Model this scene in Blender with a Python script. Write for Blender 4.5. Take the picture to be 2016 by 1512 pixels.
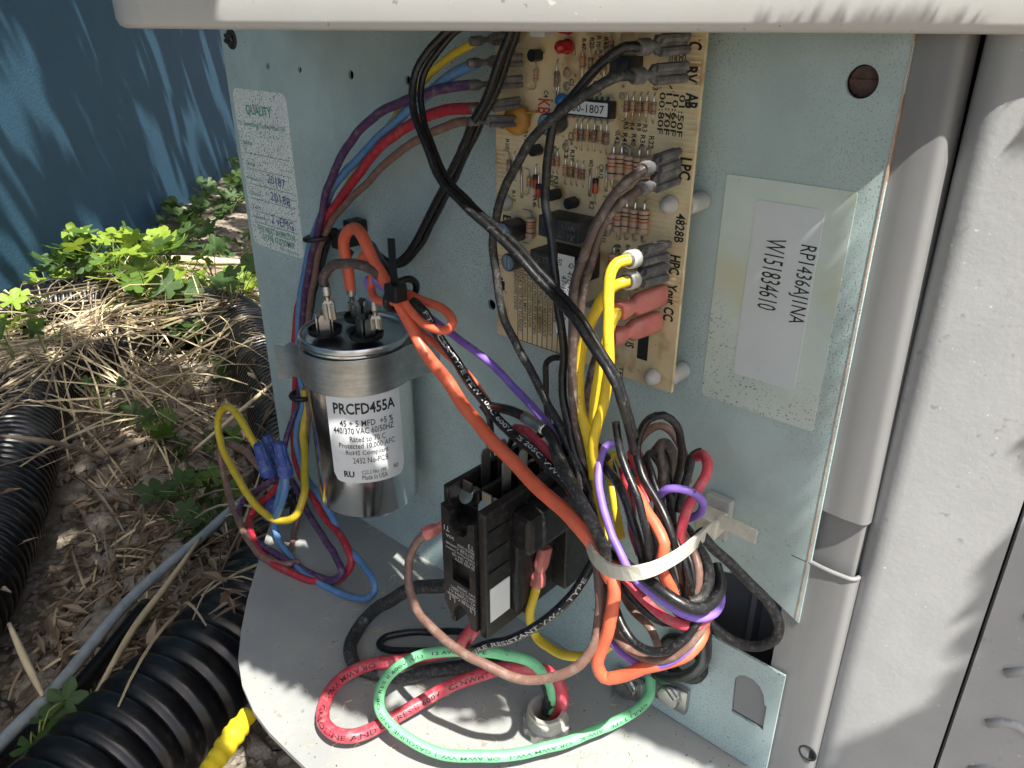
import bpy, bmesh, math, random
import numpy as np
from mathutils import Vector, Matrix, noise as mnoise
for o in list(bpy.data.objects): bpy.data.objects.remove(o)
scene = bpy.context.scene
COL = scene.collection
rad = math.radians
V = Vector
# ------------------------------------------------------------------ camera, sky, sun, exposure
CAM = V((0.0, -0.30, 0.366)); PITCH = rad(25.7); HEAD = rad(132.15); FPX = 1540.0
cd = bpy.data.cameras.new('camera'); cam = bpy.data.objects.new('camera', cd); COL.objects.link(cam)
cam.location = CAM; cam.rotation_euler = (rad(90) - PITCH, 0, HEAD - rad(90))
cd.sensor_width = 36; cd.lens = 36 * FPX / 2016; cd.clip_start = 0.01; cd.clip_end = 200
cd.dof.use_dof = False
scene.camera = cam
SUN_AZ, SUN_EL = rad(-18), rad(60)
S = V((math.cos(SUN_EL) * math.cos(SUN_AZ), math.cos(SUN_EL) * math.sin(SUN_AZ), math.sin(SUN_EL)))
world = bpy.data.worlds.new('World'); scene.world = world; world.use_nodes = True
wn = world.node_tree; bg = wn.nodes['Background']
sky = wn.nodes.new('ShaderNodeTexSky'); sky.sky_type = 'NISHITA'; sky.sun_disc = False
sky.sun_elevation = SUN_EL; sky.sun_rotation = rad(90) - SUN_AZ; sky.air_density = 0.8; sky.dust_density = 4.0; sky.ozone_density = 0.6
wn.links.new(sky.outputs[0], bg.inputs[0]); bg.inputs[1].default_value = 0.098
sd = bpy.data.lights.new('sun', 'SUN'); sd.energy = 3.9; sd.angle = rad(0.53); sd.color = (1, 0.95, 0.87)
sun = bpy.data.objects.new('sun', sd); COL.objects.link(sun); sun.location = (1, -2, 3)
sun.rotation_euler = S.to_track_quat('Z', 'Y').to_euler()
scene.view_settings.view_transform = 'Standard'; scene.view_settings.look = 'None'
scene.view_settings.exposure = 1.42; scene.view_settings.gamma = 1
try: scene.view_settings.use_curve_mapping = False
except Exception: pass
random.seed(7); np.random.seed(7)
# ------------------------------------------------------------------ measuring: a point of the photograph on a known plane
CF = V((math.cos(HEAD) * math.cos(PITCH), math.sin(HEAD) * math.cos(PITCH), -math.sin(PITCH)))
CR = V((math.sin(HEAD), -math.cos(HEAD), 0)); CU = CR.cross(CF)
def ray(u, v): return CF + CR * ((u - 1008) / FPX) + CU * ((756 - v) / FPX)
def A(u, v, dep=0.0):            # on a vertical plane, dep metres in front of the control panel
    r = ray(u, v); return CAM + r * ((-dep - CAM.y) / r.y)
def G(u, v, z=0.0):              # on a horizontal plane
    r = ray(u, v); return CAM + r * ((z - CAM.z) / r.z)
def depth(p): return (p - CAM).dot(CF)
# ------------------------------------------------------------------ objects
WL = {}
def tag(o, label=None, cat=None, group=None, kind=None):
    if label: o['label'] = label
    if cat: o['category'] = cat
    if group: o['group'] = group
    if kind: o['kind'] = kind
    return o
def empty(name, loc, label=None, cat=None, group=None, parent=None):
    o = bpy.data.objects.new(name, None); COL.objects.link(o); o.empty_display_size = .01
    loc = V(loc); WL[o.name] = loc
    if parent: o.parent = parent; o.location = loc - WL[parent.name]
    else: o.location = loc
    return tag(o, label, cat, group)
def mk(name, verts, faces, mats, parent=None, smooth=False, mi=None, label=None, cat=None, group=None, kind=None, sharp=None):
    verts = np.asarray(verts, dtype=float)
    c = V(((verts.min(0) + verts.max(0)) / 2).tolist())
    me = bpy.data.meshes.new(name)
    me.from_pydata((verts - np.array(c)).tolist(), [], faces)
    for m in (mats if isinstance(mats, (list, tuple)) else [mats]): me.materials.append(m)
    if mi is not None: me.polygons.foreach_set('material_index', mi)
    if smooth:
        me.polygons.foreach_set('use_smooth', [True] * len(me.polygons))
        if sharp is not None: me.set_sharp_from_angle(angle=rad(sharp))
    me.update()
    o = bpy.data.objects.new(name, me); COL.objects.link(o); WL[o.name] = c
    if parent: o.parent = parent; o.location = c - WL[parent.name]
    else: o.location = c
    return tag(o, label, cat, group, kind)
class B:                          # collects shapes, then becomes one mesh
    def __init__(s): s.v = []; s.f = []; s.m = []
    def add(s, v, f, m=0):
        n = len(s.v); s.v += [tuple(x) for x in v]; s.f += [tuple(i + n for i in q) for q in f]; s.m += [m] * len(f); return s
    def box(s, lo, hi, m=0, bev=0.0):
        x0, y0, z0 = lo; x1, y1, z1 = hi
        if bev <= 0:
            v = [(x, y, z) for z in (z0, z1) for y in (y0, y1) for x in (x0, x1)]
            return s.add(v, [(0, 2, 3, 1), (4, 5, 7, 6), (0, 1, 5, 4), (2, 6, 7, 3), (0, 4, 6, 2), (1, 3, 7, 5)], m)
        bm = bmesh.new(); bmesh.ops.create_cube(bm, size=1)
        for w in bm.verts: w.co = V(((x0 + x1) / 2 + w.co.x * (x1 - x0), (y0 + y1) / 2 + w.co.y * (y1 - y0), (z0 + z1) / 2 + w.co.z * (z1 - z0)))
        bmesh.ops.bevel(bm, geom=bm.edges[:], offset=bev, segments=2, profile=.6, affect='EDGES')
        bm.verts.index_update()
        s.add([w.co[:] for w in bm.verts], [[w.index for w in f.verts] for f in bm.faces], m); bm.free(); return s
    def tube(s, path, r, n=10, m=0, cap=True, ref=None):
        v, f = tube_mesh(path, r, n, cap); return s.add(v, f, m)
    def lathe(s, prof, o, ax, n=20, m=0, ref=None):     # prof: (radius, distance along axis)
        ax = V(ax).normalized(); e1 = ax.orthogonal().normalized() if ref is None else V(ref).normalized(); e2 = ax.cross(e1)
        o = V(o); v = []; f = []
        for r, h in prof:
            for i in range(n):
                a = 2 * math.pi * i / n; v.append(o + ax * h + (e1 * math.cos(a) + e2 * math.sin(a)) * r)
        for j in range(len(prof) - 1):
            for i in range(n):
                k = (i + 1) % n; f.append((j * n + i, j * n + k, (j + 1) * n + k, (j + 1) * n + i))
        f.append(tuple(range(n - 1, -1, -1))); f.append(tuple(range((len(prof) - 1) * n, len(prof) * n)))
        return s.add(v, f, m)
    def done(s, name, mats, parent=None, **k): return mk(name, s.v, s.f, mats, parent, mi=s.m, **k)
def tube_mesh(path, r, n=10, cap=True):
    P = [V(p) for p in path]; k = len(P); v = []; f = []
    R = r if hasattr(r, '__len__') else [r] * k
    t0 = (P[1] - P[0]).normalized(); e = t0.orthogonal().normalized()
    for i in range(k):
        t = (P[min(i + 1, k - 1)] - P[max(i - 1, 0)])
        t = t.normalized() if t.length > 1e-9 else t0
        e = (e - t * e.dot(t)); e = e.normalized() if e.length > 1e-6 else t.orthogonal().normalized()
        b = t.cross(e)
        for j in range(n):
            a = 2 * math.pi * j / n; v.append(P[i] + (e * math.cos(a) + b * math.sin(a)) * R[i])
    for i in range(k - 1):
        for j in range(n):
            q = (j + 1) % n; f.append((i * n + j, i * n + q, (i + 1) * n + q, (i + 1) * n + j))
    if cap: f.append(tuple(range(n - 1, -1, -1))); f.append(tuple(range((k - 1) * n, k * n)))
    return v, f
def spline(pts, step=0.003):
    P = [np.array(p, float) for p in pts]
    P = [2 * P[0] - P[1]] + P + [2 * P[-1] - P[-2]]
    out = []
    for i in range(1, len(P) - 2):
        p0, p1, p2, p3 = P[i - 1:i + 3]
        d = lambda a, b: max(np.linalg.norm(a - b) ** .5, 1e-5)
        t0 = 0; t1 = t0 + d(p0, p1); t2 = t1 + d(p1, p2); t3 = t2 + d(p2, p3)
        n = max(2, int(np.linalg.norm(p2 - p1) / step))
        for k in range(n):
            t = t1 + (t2 - t1) * k / n
            a1 = (t1 - t) / (t1 - t0) * p0 + (t - t0) / (t1 - t0) * p1
            a2 = (t2 - t) / (t2 - t1) * p1 + (t - t1) / (t2 - t1) * p2
            a3 = (t3 - t) / (t3 - t2) * p2 + (t - t2) / (t3 - t2) * p3
            b1 = (t2 - t) / (t2 - t0) * a1 + (t - t0) / (t2 - t0) * a2
            b2 = (t3 - t) / (t3 - t1) * a2 + (t - t1) / (t3 - t1) * a3
            out.append((t2 - t) / (t2 - t1) * b1 + (t - t1) / (t2 - t1) * b2)
    out.append(P[-2]); return out
def plate(outlines, thick, to3, bev=0.0):              # flat sheet with holes; to3 maps (a, b, height) to a point
    cu = bpy.data.curves.new('t', 'CURVE'); cu.dimensions = '2D'; cu.fill_mode = 'BOTH'; cu.extrude = thick / 2; cu.bevel_depth = bev; cu.bevel_resolution = 1
    for ol in outlines:
        sp = cu.splines.new('POLY'); sp.points.add(len(ol) - 1); sp.use_cyclic_u = True
        for q, p in zip(sp.points, ol): q.co = (p[0] * 100, p[1] * 100, 0, 1)
    cu.extrude *= 100; cu.bevel_depth *= 100
    ob = bpy.data.objects.new('t', cu); me = ob.to_mesh()
    v = [to3(p.co.x / 100, p.co.y / 100, p.co.z / 100) for p in me.vertices]; f = [tuple(p.vertices) for p in me.polygons]
    ob.to_mesh_clear(); bpy.data.objects.remove(ob); bpy.data.curves.remove(cu)
    return v, f
def circ(x, y, r, n=20): return [(x + r * math.cos(2 * math.pi * i / n), y + r * math.sin(2 * math.pi * i / n)) for i in range(n)]
def rrect(x0, y0, x1, y1, r, n=5):
    out = []
    for cx, cy, a in ((x1 - r, y1 - r, 0), (x0 + r, y1 - r, 90), (x0 + r, y0 + r, 180), (x1 - r, y0 + r, 270)):
        for i in range(n + 1): t = rad(a + 90 * i / n); out.append((cx + r * math.cos(t), cy + r * math.sin(t)))
    return out
TXT = {}
def tmesh(s, bold=0.0):
    k = (s, bold)
    if k not in TXT:
        cu = bpy.data.curves.new('t', 'FONT'); cu.body = s; cu.resolution_u = 2; cu.offset = bold
        ob = bpy.data.objects.new('t', cu); me = ob.to_mesh()
        v = np.array([p.co[:2] for p in me.vertices]).reshape(-1, 2); f = [tuple(p.vertices) for p in me.polygons]
        ob.to_mesh_clear(); bpy.data.objects.remove(ob); bpy.data.curves.remove(cu)
        if len(v): v = v - v.min(0); TXT[k] = (v, f, v.max(0))
        else: TXT[k] = (v, f, (1, 1))
    return TXT[k]
def text_on(b, s, p0, p1, n, h, bold=0.0, m=0):         # letters fitted between two points of a surface with normal n
    v, f, mx = tmesh(s, bold); p0 = V(p0); p1 = V(p1); n = V(n)
    r = p1 - p0; L = r.length; r = r / L; up = n.cross(r).normalized()
    b.add([p0 + r * (x / mx[0] * L) + up * ((y / mx[1] - .5) * h) for x, y in v], f, m)
# ------------------------------------------------------------------ materials
def M(name, col, rough=.5, metal=0.0, var=0.0, vscale=40, specks=None, dust=None, bump=None, spec=.5, streak=None, bands=None, trans=0.0, coat=0.0, subs=0.0):
    m = bpy.data.materials.new(name); m.use_nodes = True; nt = m.node_tree; N = nt.nodes; L = nt.links
    bs = N['Principled BSDF']; bs.inputs['Roughness'].default_value = rough; bs.inputs['Metallic'].default_value = metal
    bs.inputs['Specular IOR Level'].default_value = spec; bs.inputs['Transmission Weight'].default_value = trans; bs.inputs['Coat Weight'].default_value = coat
    tc = N.new('ShaderNodeTexCoord'); oi = N.new('ShaderNodeObjectInfo')
    src = tc.outputs['Object']
    va = N.new('ShaderNodeVectorMath'); va.operation = 'ADD'; sc = N.new('ShaderNodeVectorMath'); sc.operation = 'SCALE'
    cm = N.new('ShaderNodeCombineXYZ')
    for i in range(3): L.new(oi.outputs['Random'], cm.inputs[i])
    L.new(cm.outputs[0], sc.inputs[0]); sc.inputs[3].default_value = 7.0
    L.new(src, va.inputs[0]); L.new(sc.outputs[0], va.inputs[1]); src = va.outputs[0]
    def nz(scale, detail=3, rough_=.55, stretch=None):
        t = N.new('ShaderNodeTexNoise'); t.inputs['Scale'].default_value = scale; t.inputs['Detail'].default_value = detail; t.inputs['Roughness'].default_value = rough_
        if stretch:
            mp = N.new('ShaderNodeMapping'); mp.inputs['Scale'].default_value = stretch; L.new(src, mp.inputs[0]); L.new(mp.outputs[0], t.inputs[0])
        else: L.new(src, t.inputs[0])
        return t.outputs['Fac']
    def ramp(x, a, b):
        r = N.new('ShaderNodeMapRange'); r.inputs['From Min'].default_value = a; r.inputs['From Max'].default_value = b; L.new(x, r.inputs['Value']); return r.outputs[0]
    def mul(x, k):
        q = N.new('ShaderNodeMath'); q.operation = 'MULTIPLY'; L.new(x, q.inputs[0])
        if isinstance(k, (int, float)): q.inputs[1].default_value = k
        else: L.new(k, q.inputs[1])
        return q.outputs[0]
    def mix(c0, c1, fac):
        q = N.new('ShaderNodeMix'); q.data_type = 'RGBA'
        for s_, x in ((6, c0), (7, c1)):
            if isinstance(x, tuple): q.inputs[s_].default_value = x + (1,) if len(x) == 3 else x
            else: L.new(x, q.inputs[s_])
        L.new(fac, q.inputs[0]); return q.outputs[2]
    c = tuple(col)
    if var:
        lo = tuple(x * (1 - var) for x in col); hi = tuple(min(1, x * (1 + var)) for x in col)
        c = mix(lo, hi, ramp(nz(vscale, 5, .6), .3, .7))
    for sp in (specks or []):    # colour, scale, threshold, softness, patch scale, patch threshold
        f = ramp(nz(sp[1], 2, .5), sp[2], sp[2] + sp[3])
        if len(sp) > 4: f = mul(f, ramp(nz(sp[4], 2, .5), sp[5], sp[5] + .15))
        c = mix(c, sp[0], f)
    if streak: c = mix(c, streak[0], mul(ramp(nz(streak[1], 4, .6, streak[2]), .45, .75), streak[3]))
    if dust: c = mix(c, dust[0], mul(ramp(nz(dust[2], 6, .7), dust[3] if len(dust) > 3 else .45, (dust[3] if len(dust) > 3 else .45) + .2), dust[1]))
    if isinstance(c, tuple): bs.inputs['Base Color'].default_value = c + (1,)
    else: L.new(c, bs.inputs['Base Color'])
    if bump:
        bp = N.new('ShaderNodeBump'); bp.inputs['Strength'].default_value = bump[1]; bp.inputs['Distance'].default_value = bump[2] if len(bump) > 2 else .0005
        L.new(nz(bump[0], 4, .6), bp.inputs['Height']); L.new(bp.outputs[0], bs.inputs['Normal'])
    if subs: bs.inputs['Subsurface Weight'].default_value = subs; bs.inputs['Subsurface Radius'].default_value = (.004, .004, .004)
    m['_'] = 1
    return m
DUST = (.34, .31, .26)
DK = (.05, .055, .055)
m_panel = M('panel_paint', (.455, .58, .57), .45, var=.09, vscale=25, specks=[((.15, .18, .18), 1350, .585, .06, 7, .40), ((.09, .10, .10), 560, .665, .04, 14, .5), ((.17, .2, .19), 160, .72, .05, 10, .48)], streak=((.33, .40, .39), 14, (1, 1, .15), .5), bump=(900, .15, .0004), dust=((.36, .4, .38), .5, 18, .5))
m_pan = M('pan_paint', (.30, .315, .31), .5, var=.1, vscale=20, specks=[((.16, .15, .12), 500, .68, .05, 16, .42), ((.2, .19, .16), 160, .70, .05)], dust=((.33, .325, .29), .55, 40, .48), bump=(600, .12, .0004))
m_cover = M('cover_paint', (.46, .47, .465), .42, var=.05, vscale=15, specks=[((.75, .75, .73), 220, .70, .05, 9, .5), ((.3, .3, .3), 300, .72, .04)], bump=(300, .1, .0004))
m_post = M('post_paint', (.215, .22, .222), .45, var=.06, vscale=12, specks=[((.13, .11, .1), 150, .75, .03)], streak=((.30, .30, .29), 60, (1, 1, .06), .35), bump=(500, .08, .0004))
m_outer = M('outer_paint', (.355, .365, .37), .42, var=.06, vscale=40, specks=[((.58, .58, .57), 420, .73, .04), ((.26, .265, .26), 160, .66, .06, 12, .42)], streak=((.33, .335, .33), 20, (1, 1, .08), .5), bump=(350, .25, .0006))
m_edge = M('rusty_edge', (.42, .30, .22), .5, .3, var=.5, vscale=120)
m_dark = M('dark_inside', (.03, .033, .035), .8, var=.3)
m_black = M('black_insulation', (.009, .0095, .0105), .33, var=.3, vscale=150, dust=(DUST, .3, 600, .55), bump=(500, .2, .0003))
m_blackd = M('dusty_black_insulation', (.02, .021, .022), .55, var=.3, vscale=150, dust=((.24, .23, .21), .5, 500, .5), bump=(500, .3, .0003))
m_grey = M('grey_sleeve', (.085, .085, .088), .55, var=.2, vscale=120, dust=(DUST, .4, 200))
m_pcb = M('board_laminate', (.70, .57, .33), .4, var=.16, vscale=30, specks=[((.42, .28, .12), 70, .58, .12), ((.25, .17, .08), 260, .68, .06)], dust=((.68, .6, .42), .5, 60))
m_silk = M('black_ink', (.015, .015, .015), .5)
m_white = M('white_ink', (.5, .5, .49), .5)
m_sticker = M('white_sticker', (.72, .75, .76), .4, var=.05, vscale=60)
m_tin = M('tinned_steel', (.5, .5, .48), .35, 1, var=.2, vscale=150, dust=(DUST, .4, 200))
m_galv = M('galvanised_strap', (.42, .45, .45), .33, .85, var=.2, vscale=60, streak=((.75, .75, .73), 40, (1, 1, 14), .35), dust=(DUST, .3, 300))
m_alu = M('bright_aluminium', (.93, .92, .90), .15, 1, var=.06, vscale=30, bump=(160, .12, .0006))
m_alu_top = M('dull_aluminium', (.62, .64, .65), .28, 1, var=.2, vscale=60)
m_plastic = M('black_plastic', (.008, .008, .009), .4, var=.2, vscale=120, dust=((.13, .125, .11), .35, 300, .52), bump=(700, .15, .0003))
m_nylon = M('natural_nylon', (.66, .65, .55), .4, var=.06, vscale=80, dust=(DUST, .3, 120), subs=.15)
m_tieblack = M('black_nylon', (.012, .012, .013), .4)
m_lead = M('solder_lead', (.6, .58, .52), .3, 1)
def wm(name, col, dust=.55, th=.5): return M(name, col, .42, var=.12, vscale=120, dust=(DUST, dust, 220, th), specks=[((.06, .05, .04), 420, .68, .05, 60, .45)], bump=(500, .15, .0003))
m_yel = wm('yellow_insulation', (.78, .56, .03), .25, .6)
m_yelo = wm('old_yellow_insulation', (.62, .46, .03), .3, .55)
m_blue = wm('blue_insulation', (.09, .22, .44), .4)
m_pur = wm('purple_insulation', (.075, .03, .10), .45)
m_purl = wm('violet_insulation', (.25, .15, .58), .3, .6)
m_red = wm('red_insulation', (.38, .02, .035), .4, .52)
m_redp = wm('pinkish_red_insulation', (.56, .05, .08), .5, .48)
m_brn = wm('brown_insulation', (.085, .058, .05), .6)
m_brnl = wm('faded_brown_insulation', (.19, .105, .08), .5)
m_org = wm('orange_insulation', (.80, .15, .07), .3, .52)
m_grn = wm('green_insulation', (.20, .60, .29), .25, .6)
m_pink = M('pink_vinyl', (.62, .19, .16), .3, var=.15, vscale=150, dust=((.5, .25, .2), .4, 200), trans=.15, subs=.1)
m_nut = M('blue_connector', (.03, .07, .30), .4, var=.2, vscale=150, dust=((.25, .27, .34), .6, 250, .5))
# ================================================================== the air conditioner: one thing with its sheet-metal parts
AC = empty('air_conditioner', (-.3, .05, -.2), 'teal grey air conditioner with its access cover off and wiring exposed', 'air conditioner')
YN = V((0, -1, 0))
def vplate(y0):                   # sheet in the x-z plane whose front face lies at y0
    return lambda th: (lambda a, b, h: (a, y0 + th / 2 + h, b))
def xz(u, v, dep=0): p = A(u, v, dep); return (p.x, p.z)
# control panel
holes = [circ(*xz(u, v), r, n) for u, v, r, n in [(527, 130, .0022, 12), (590, 137, .002, 12), (691, 147, .0026, 12), (803, 158, .0024, 12), (1697, 161, .0057, 28), (968, 600, .003, 12)]]
TH = .0016
out = [(-.54, 0), (xz(1330, 1200)[0], 0), xz(1345, 1110), xz(1476, 1135), xz(1572, 1227), (-.0915, .384), (-.54, .384)]
v, f = plate([out] + holes, TH, vplate(0)(TH))
panel = mk('control_panel', v, f, m_panel, AC)
# bare, rusted strip along the cut edge of the panel
b = B(); random.seed(3)
zz = np.linspace(xz(1572, 1227)[1] + .001, .36, 60); ww = [(.0002 + .0009 * max(0, mnoise.noise(V((0, 0, z * 30))) + .25)) for z in zz]
for i in range(59):
    b.add([(-.0916, -.0003, zz[i]), (-.0916 + ww[i], -.0001, zz[i]), (-.0916 + ww[i + 1], -.0001, zz[i + 1]), (-.0916, -.0003, zz[i + 1]),
           (-.0916, .0018, zz[i]), (-.0916 + ww[i], .0018, zz[i]), (-.0916 + ww[i + 1], .0018, zz[i + 1]), (-.0916, .0018, zz[i + 1])],
          [(0, 1, 2, 3), (4, 7, 6, 5), (1, 5, 6, 2), (0, 3, 7, 4)])
b.done('rusted_edge', m_edge, panel)
# dark cabinet behind the panel
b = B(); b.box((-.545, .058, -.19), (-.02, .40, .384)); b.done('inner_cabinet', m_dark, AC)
b = B(); b.box((-.17, .040, .02), (-.085, .042, .16)); b.box((-.125, .03, .04), (-.122, .042, .14)); b.done('inner_plate', m_post, AC)
b = B(); b.lathe([(.0064, 0), (.0064, .002), (.0052, .003)], (xz(1697, 161)[0], .0056, xz(1697, 161)[1]), (0, -1, 0), 20)
b.box((xz(1697, 161)[0] - .0050, .0020, xz(1697, 161)[1] - .0006), (xz(1697, 161)[0] + .0050, .0027, xz(1697, 161)[1] + .0006))
b.done('recessed_bolt', M('rusty_bolt', (.10, .06, .05), .7, .3, var=.5, vscale=300), AC)
def screw(u, v, dep, r, par, name='screw', mat=None, ax=(0, -1, 0), slot=0.3, washer=True):
    b = B(); p = A(u, v, dep)
    if washer: b.lathe([(r * 1.55, -.0002), (r * 1.55, .0006), (r * 1.2, .0009)], p, ax, 20)
    b.lathe([(r, .0003), (r, .0022), (r * .82, .003)], p, ax, 6 if washer else 18)
    q = V(ax); t = V((math.cos(slot), 0, math.sin(slot))); s_ = q.cross(t)
    for e in (-1, 1):
        c = p + q * .0032 + s_ * e * r * .42
        b.add([c + t * r * .75 + s_ * r * .25, c - t * r * .75 + s_ * r * .25, c - t * r * .75 - s_ * r * .25, c + t * r * .75 - s_ * r * .25,
               c + t * r * .75 + s_ * r * .25 + q * .0008, c - t * r * .75 + s_ * r * .25 + q * .0008, c - t * r * .75 - s_ * r * .25 + q * .0008, c + t * r * .75 - s_ * r * .25 + q * .0008],
              [(0, 1, 5, 4), (1, 2, 6, 5), (2, 3, 7, 6), (3, 0, 4, 7), (4, 5, 6, 7)])
    return b.done(name, mat or m_screw, par, smooth=True, sharp=30)
m_screw = M('dark_screw', (.08, .08, .08), .45, .6, var=.3, vscale=300)
screw(456, 77, 0, .0042, AC, slot=-.3)
# bottom pan
def hplate(z1): return lambda th: (lambda a, b, h: (a, b, z1 - th / 2 + h))
edge = [G(u, v)[:2] for u, v in [(520, 1070), (505, 1120), (488, 1180), (476, 1240), (470, 1300), (478, 1350), (500, 1400), (530, 1440), (560, 1470)]]
out = [(-.54, .0), (-.53, -.006)] + edge + [(-.275, -.1605), (-.05, -.1605), (-.05, .02), (-.54, .02)]
v, f = plate([out, circ(*G(1075, 1425)[:2], .0095)], .003, hplate(0)(.003), .0004)
mk('bottom_pan', v, f, m_pan, AC)
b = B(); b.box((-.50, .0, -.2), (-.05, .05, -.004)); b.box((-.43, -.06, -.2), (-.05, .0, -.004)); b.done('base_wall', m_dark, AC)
# lower right plate with its knock-out and earth lugs
lp = [(xz(1290, 1180)[0], .001), (xz(1290, 1180)[0], .06), xz(1401, 1247), xz(1549, 1328), (xz(1549, 1328)[0], .001)]
kx, kz = xz(1448, 1365); kx2, kz2 = xz(1512, 1435)
kz = xz(1480, 1395)[1]
ko = []
pA = [(1448, 1345), (1450, 1332), (1458, 1325), (1470, 1325), (1486, 1333), (1499, 1347), (1507, 1364), (1509, 1384), (1513, 1386), (1505, 1433), (1443, 1397)]
ko = [xz(u, v) for u, v in pA]
v, f = plate([lp, ko], .0016, vplate(-.002)(.0016))
mk('lower_plate', v, f, m_panel, AC)
kc = (sum(p[0] for p in ko) / len(ko), sum(p[1] for p in ko) / len(ko))
v, f = plate([[(kc[0] + (p[0] - kc[0]) * .965, kc[1] + (p[1] - kc[1]) * .965 + .0004) for p in ko]], .0014, vplate(-.0008)(.0014))
mk('knockout', v, f, m_post, AC)
for (u, v_) in ((1245, 1347), (1330, 1362)):
    p = A(u, v_, .0022)
    b = B(); b.box((p.x - .011, -.0062, p.z - .009), (p.x + .009, -.0021, p.z + .008), 0, .0012)
    b.lathe([(.0065, 0), (.0068, .002), (.006, .0035)], (p.x - .001, -.006, p.z), (0, -1, 0), 18)
    b.done('earth_lug', m_tin, AC, smooth=True, sharp=35)
    screw(u - 3, v_ - 1, .0095, .0044, AC, 'earth_screw', m_tin, slot=-.7, washer=False)
# black bushing in the lower plate
b = B(); c = A(1350, 1290, .004)
b.tube([c + V((.012 * math.cos(t), -.003, .012 * math.sin(t))) for t in np.linspace(0, 2 * math.pi, 25)], .003, 8); b.done('bushing', m_tieblack, AC, smooth=True)
# corner post in three steps
def extr(prof, z0, z1, th=.0012, prof1=None):
    b = B(); n = len(prof); v = [(x, y, z) for z, pr in ((z0, prof), (z1, prof1 or prof)) for x, y in pr] + [(x, y + th, z) for z, pr in ((z0, prof), (z1, prof1 or prof)) for x, y in pr]
    f = [(i, i + 1, n + i + 1, n + i) for i in range(n - 1)] + [(2 * n + i + 1, 2 * n + i, 3 * n + i, 3 * n + i + 1) for i in range(n - 1)]
    f += [(i + 1, i, 2 * n + i, 2 * n + i + 1) for i in range(n - 1)] + [(n + i, n + i + 1, 3 * n + i + 1, 3 * n + i) for i in range(n - 1)]
    f += [(0, n, 3 * n, 2 * n), (n - 1, 2 * n + n - 1, 3 * n + n - 1, 2 * n - 1)]
    return b.add(v, f)
def postprof(y, xr, r=.004):
    return [(-.099, y)] + [(-.090 + (xr - r + .090) * t, y - .0006 * math.sin(math.pi * t)) for t in (0, .33, .66, 1)] + [(xr - r + r * math.sin(a), y + r - r * math.cos(a)) for a in np.linspace(.3, math.pi / 2, 6)] + [(xr + .0008, y + .011)]
zA = xz(1716, 1043, -.002)[1]; zB = xz(1684, 1150, 0)[1]
extr(postprof(.002, -.0712), zA, .384, prof1=postprof(.002, -.0765)).done('corner_post', m_post, AC, smooth=True, sharp=40)
extr(postprof(.006, -.0725, .002), zB - .01, zA + .01).done('post_strip', m_post, AC, smooth=True, sharp=40)
cp = extr(postprof(.001, -.0690), -.19, zB, prof1=postprof(.001, -.0702)).done('post_foot', m_post, AC, smooth=True, sharp=40)
b = B(); P = [V((x, y, zB + .0004)) for x, y in postprof(.001, -.0702)[:-1]]; b.tube(P, .0011, 8); b.done('post_foot_lip', m_post, cp, smooth=True)
p = A(1590, 1482, -.001); b = B(); b.lathe([(.0046, 0), (.0046, .0006), (.0036, .0006), (.003, -.002)], (p.x, .0012, p.z), (0, -1, 0), 20); b.done('screw_hole', m_dark, AC)
# outer louvred panel: rolled edge, then flat
d = V((math.cos(rad(20)), math.sin(rad(20)))); n2 = V((d.y, -d.x)); R_ = .009
q0 = V((-.0612, .006)); cc = q0 - n2 * R_
arc = [cc + V((math.cos(a), math.sin(a))) * R_ for a in np.linspace(rad(-70) - rad(100), rad(-70), 9)]
prof = [(arc[0].x + .002, arc[0].y + .03)] + [tuple(a) for a in arc] + [tuple(q0 + d * t) for t in (.01, .03, .0405)] + [tuple(q0 + d * .0405 - n2 * .004)]
op = extr(prof, -.19, .384).done('outer_panel', m_outer, AC, smooth=True, sharp=40)
q1 = q0 + d * .0425
prof = [tuple(q1 - n2 * .004), tuple(q1 - n2 * .0005), tuple(q1 + d * .02), tuple(q1 + d * .25)]
lp_ = extr(prof, -.19, .384).done('louvre_panel', m_outer, AC)
for k in range(7):
    z = .02 + k * .03; b = B()
    P = [V((*(q1 + d * (.012 + .05 * t)), z + .004 * math.sin(math.pi * min(1, t * 3)))) for t in np.linspace(0, 1, 10)]
    b.tube(P, .0022, 8); b.done('louvre', m_outer, lp_, smooth=True)
# top cover: plan with a rounded corner, rolled lip
LA = rad(30); ld = V((math.cos(LA), math.sin(LA), 0)); ln = V((-ld.y, ld.x, 0))        # along the lip, inwards
hz = V((math.cos(HEAD), math.sin(HEAD), 0)); lm = V((CAM.x, CAM.y, 0)) + hz * .292
ZL = .366 - .292 * math.tan(PITCH - math.atan((756 - 62) / FPX))
def lipx(u):                       # where the view ray's plan line meets the lip line
    r = ray(u, 40); r = V((r.x, r.y, 0)); w = lm - V((CAM.x, CAM.y, 0))
    t = (w.x * ld.y - w.y * ld.x) / (r.x * ld.y - r.y * ld.x); return V((CAM.x, CAM.y, 0)) + r * t
cl = lipx(178); rc = .022
plan = []                          # outline, inset function done by offset along normals
def cover_ring(off, z):
    r = rc - off; c = cl + ld * rc + ln * rc; P = []
    P.append(cl + V((-.22, .25, 0)) * 2.2 + ld * off)
    for a in np.linspace(-.15, math.pi / 2, 10): P.append(c - ld * r * math.cos(a) - ln * r * math.sin(a))
    for t in np.linspace(rc, .75, 24): P.append(cl + ld * t + ln * off)
    P.append(cl + ld * .75 + ln * .55)
    return [V((p.x, p.y, z + .0007 * mnoise.noise(V((p.x * 14, p.y * 14, 0))))) for p in P]
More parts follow.
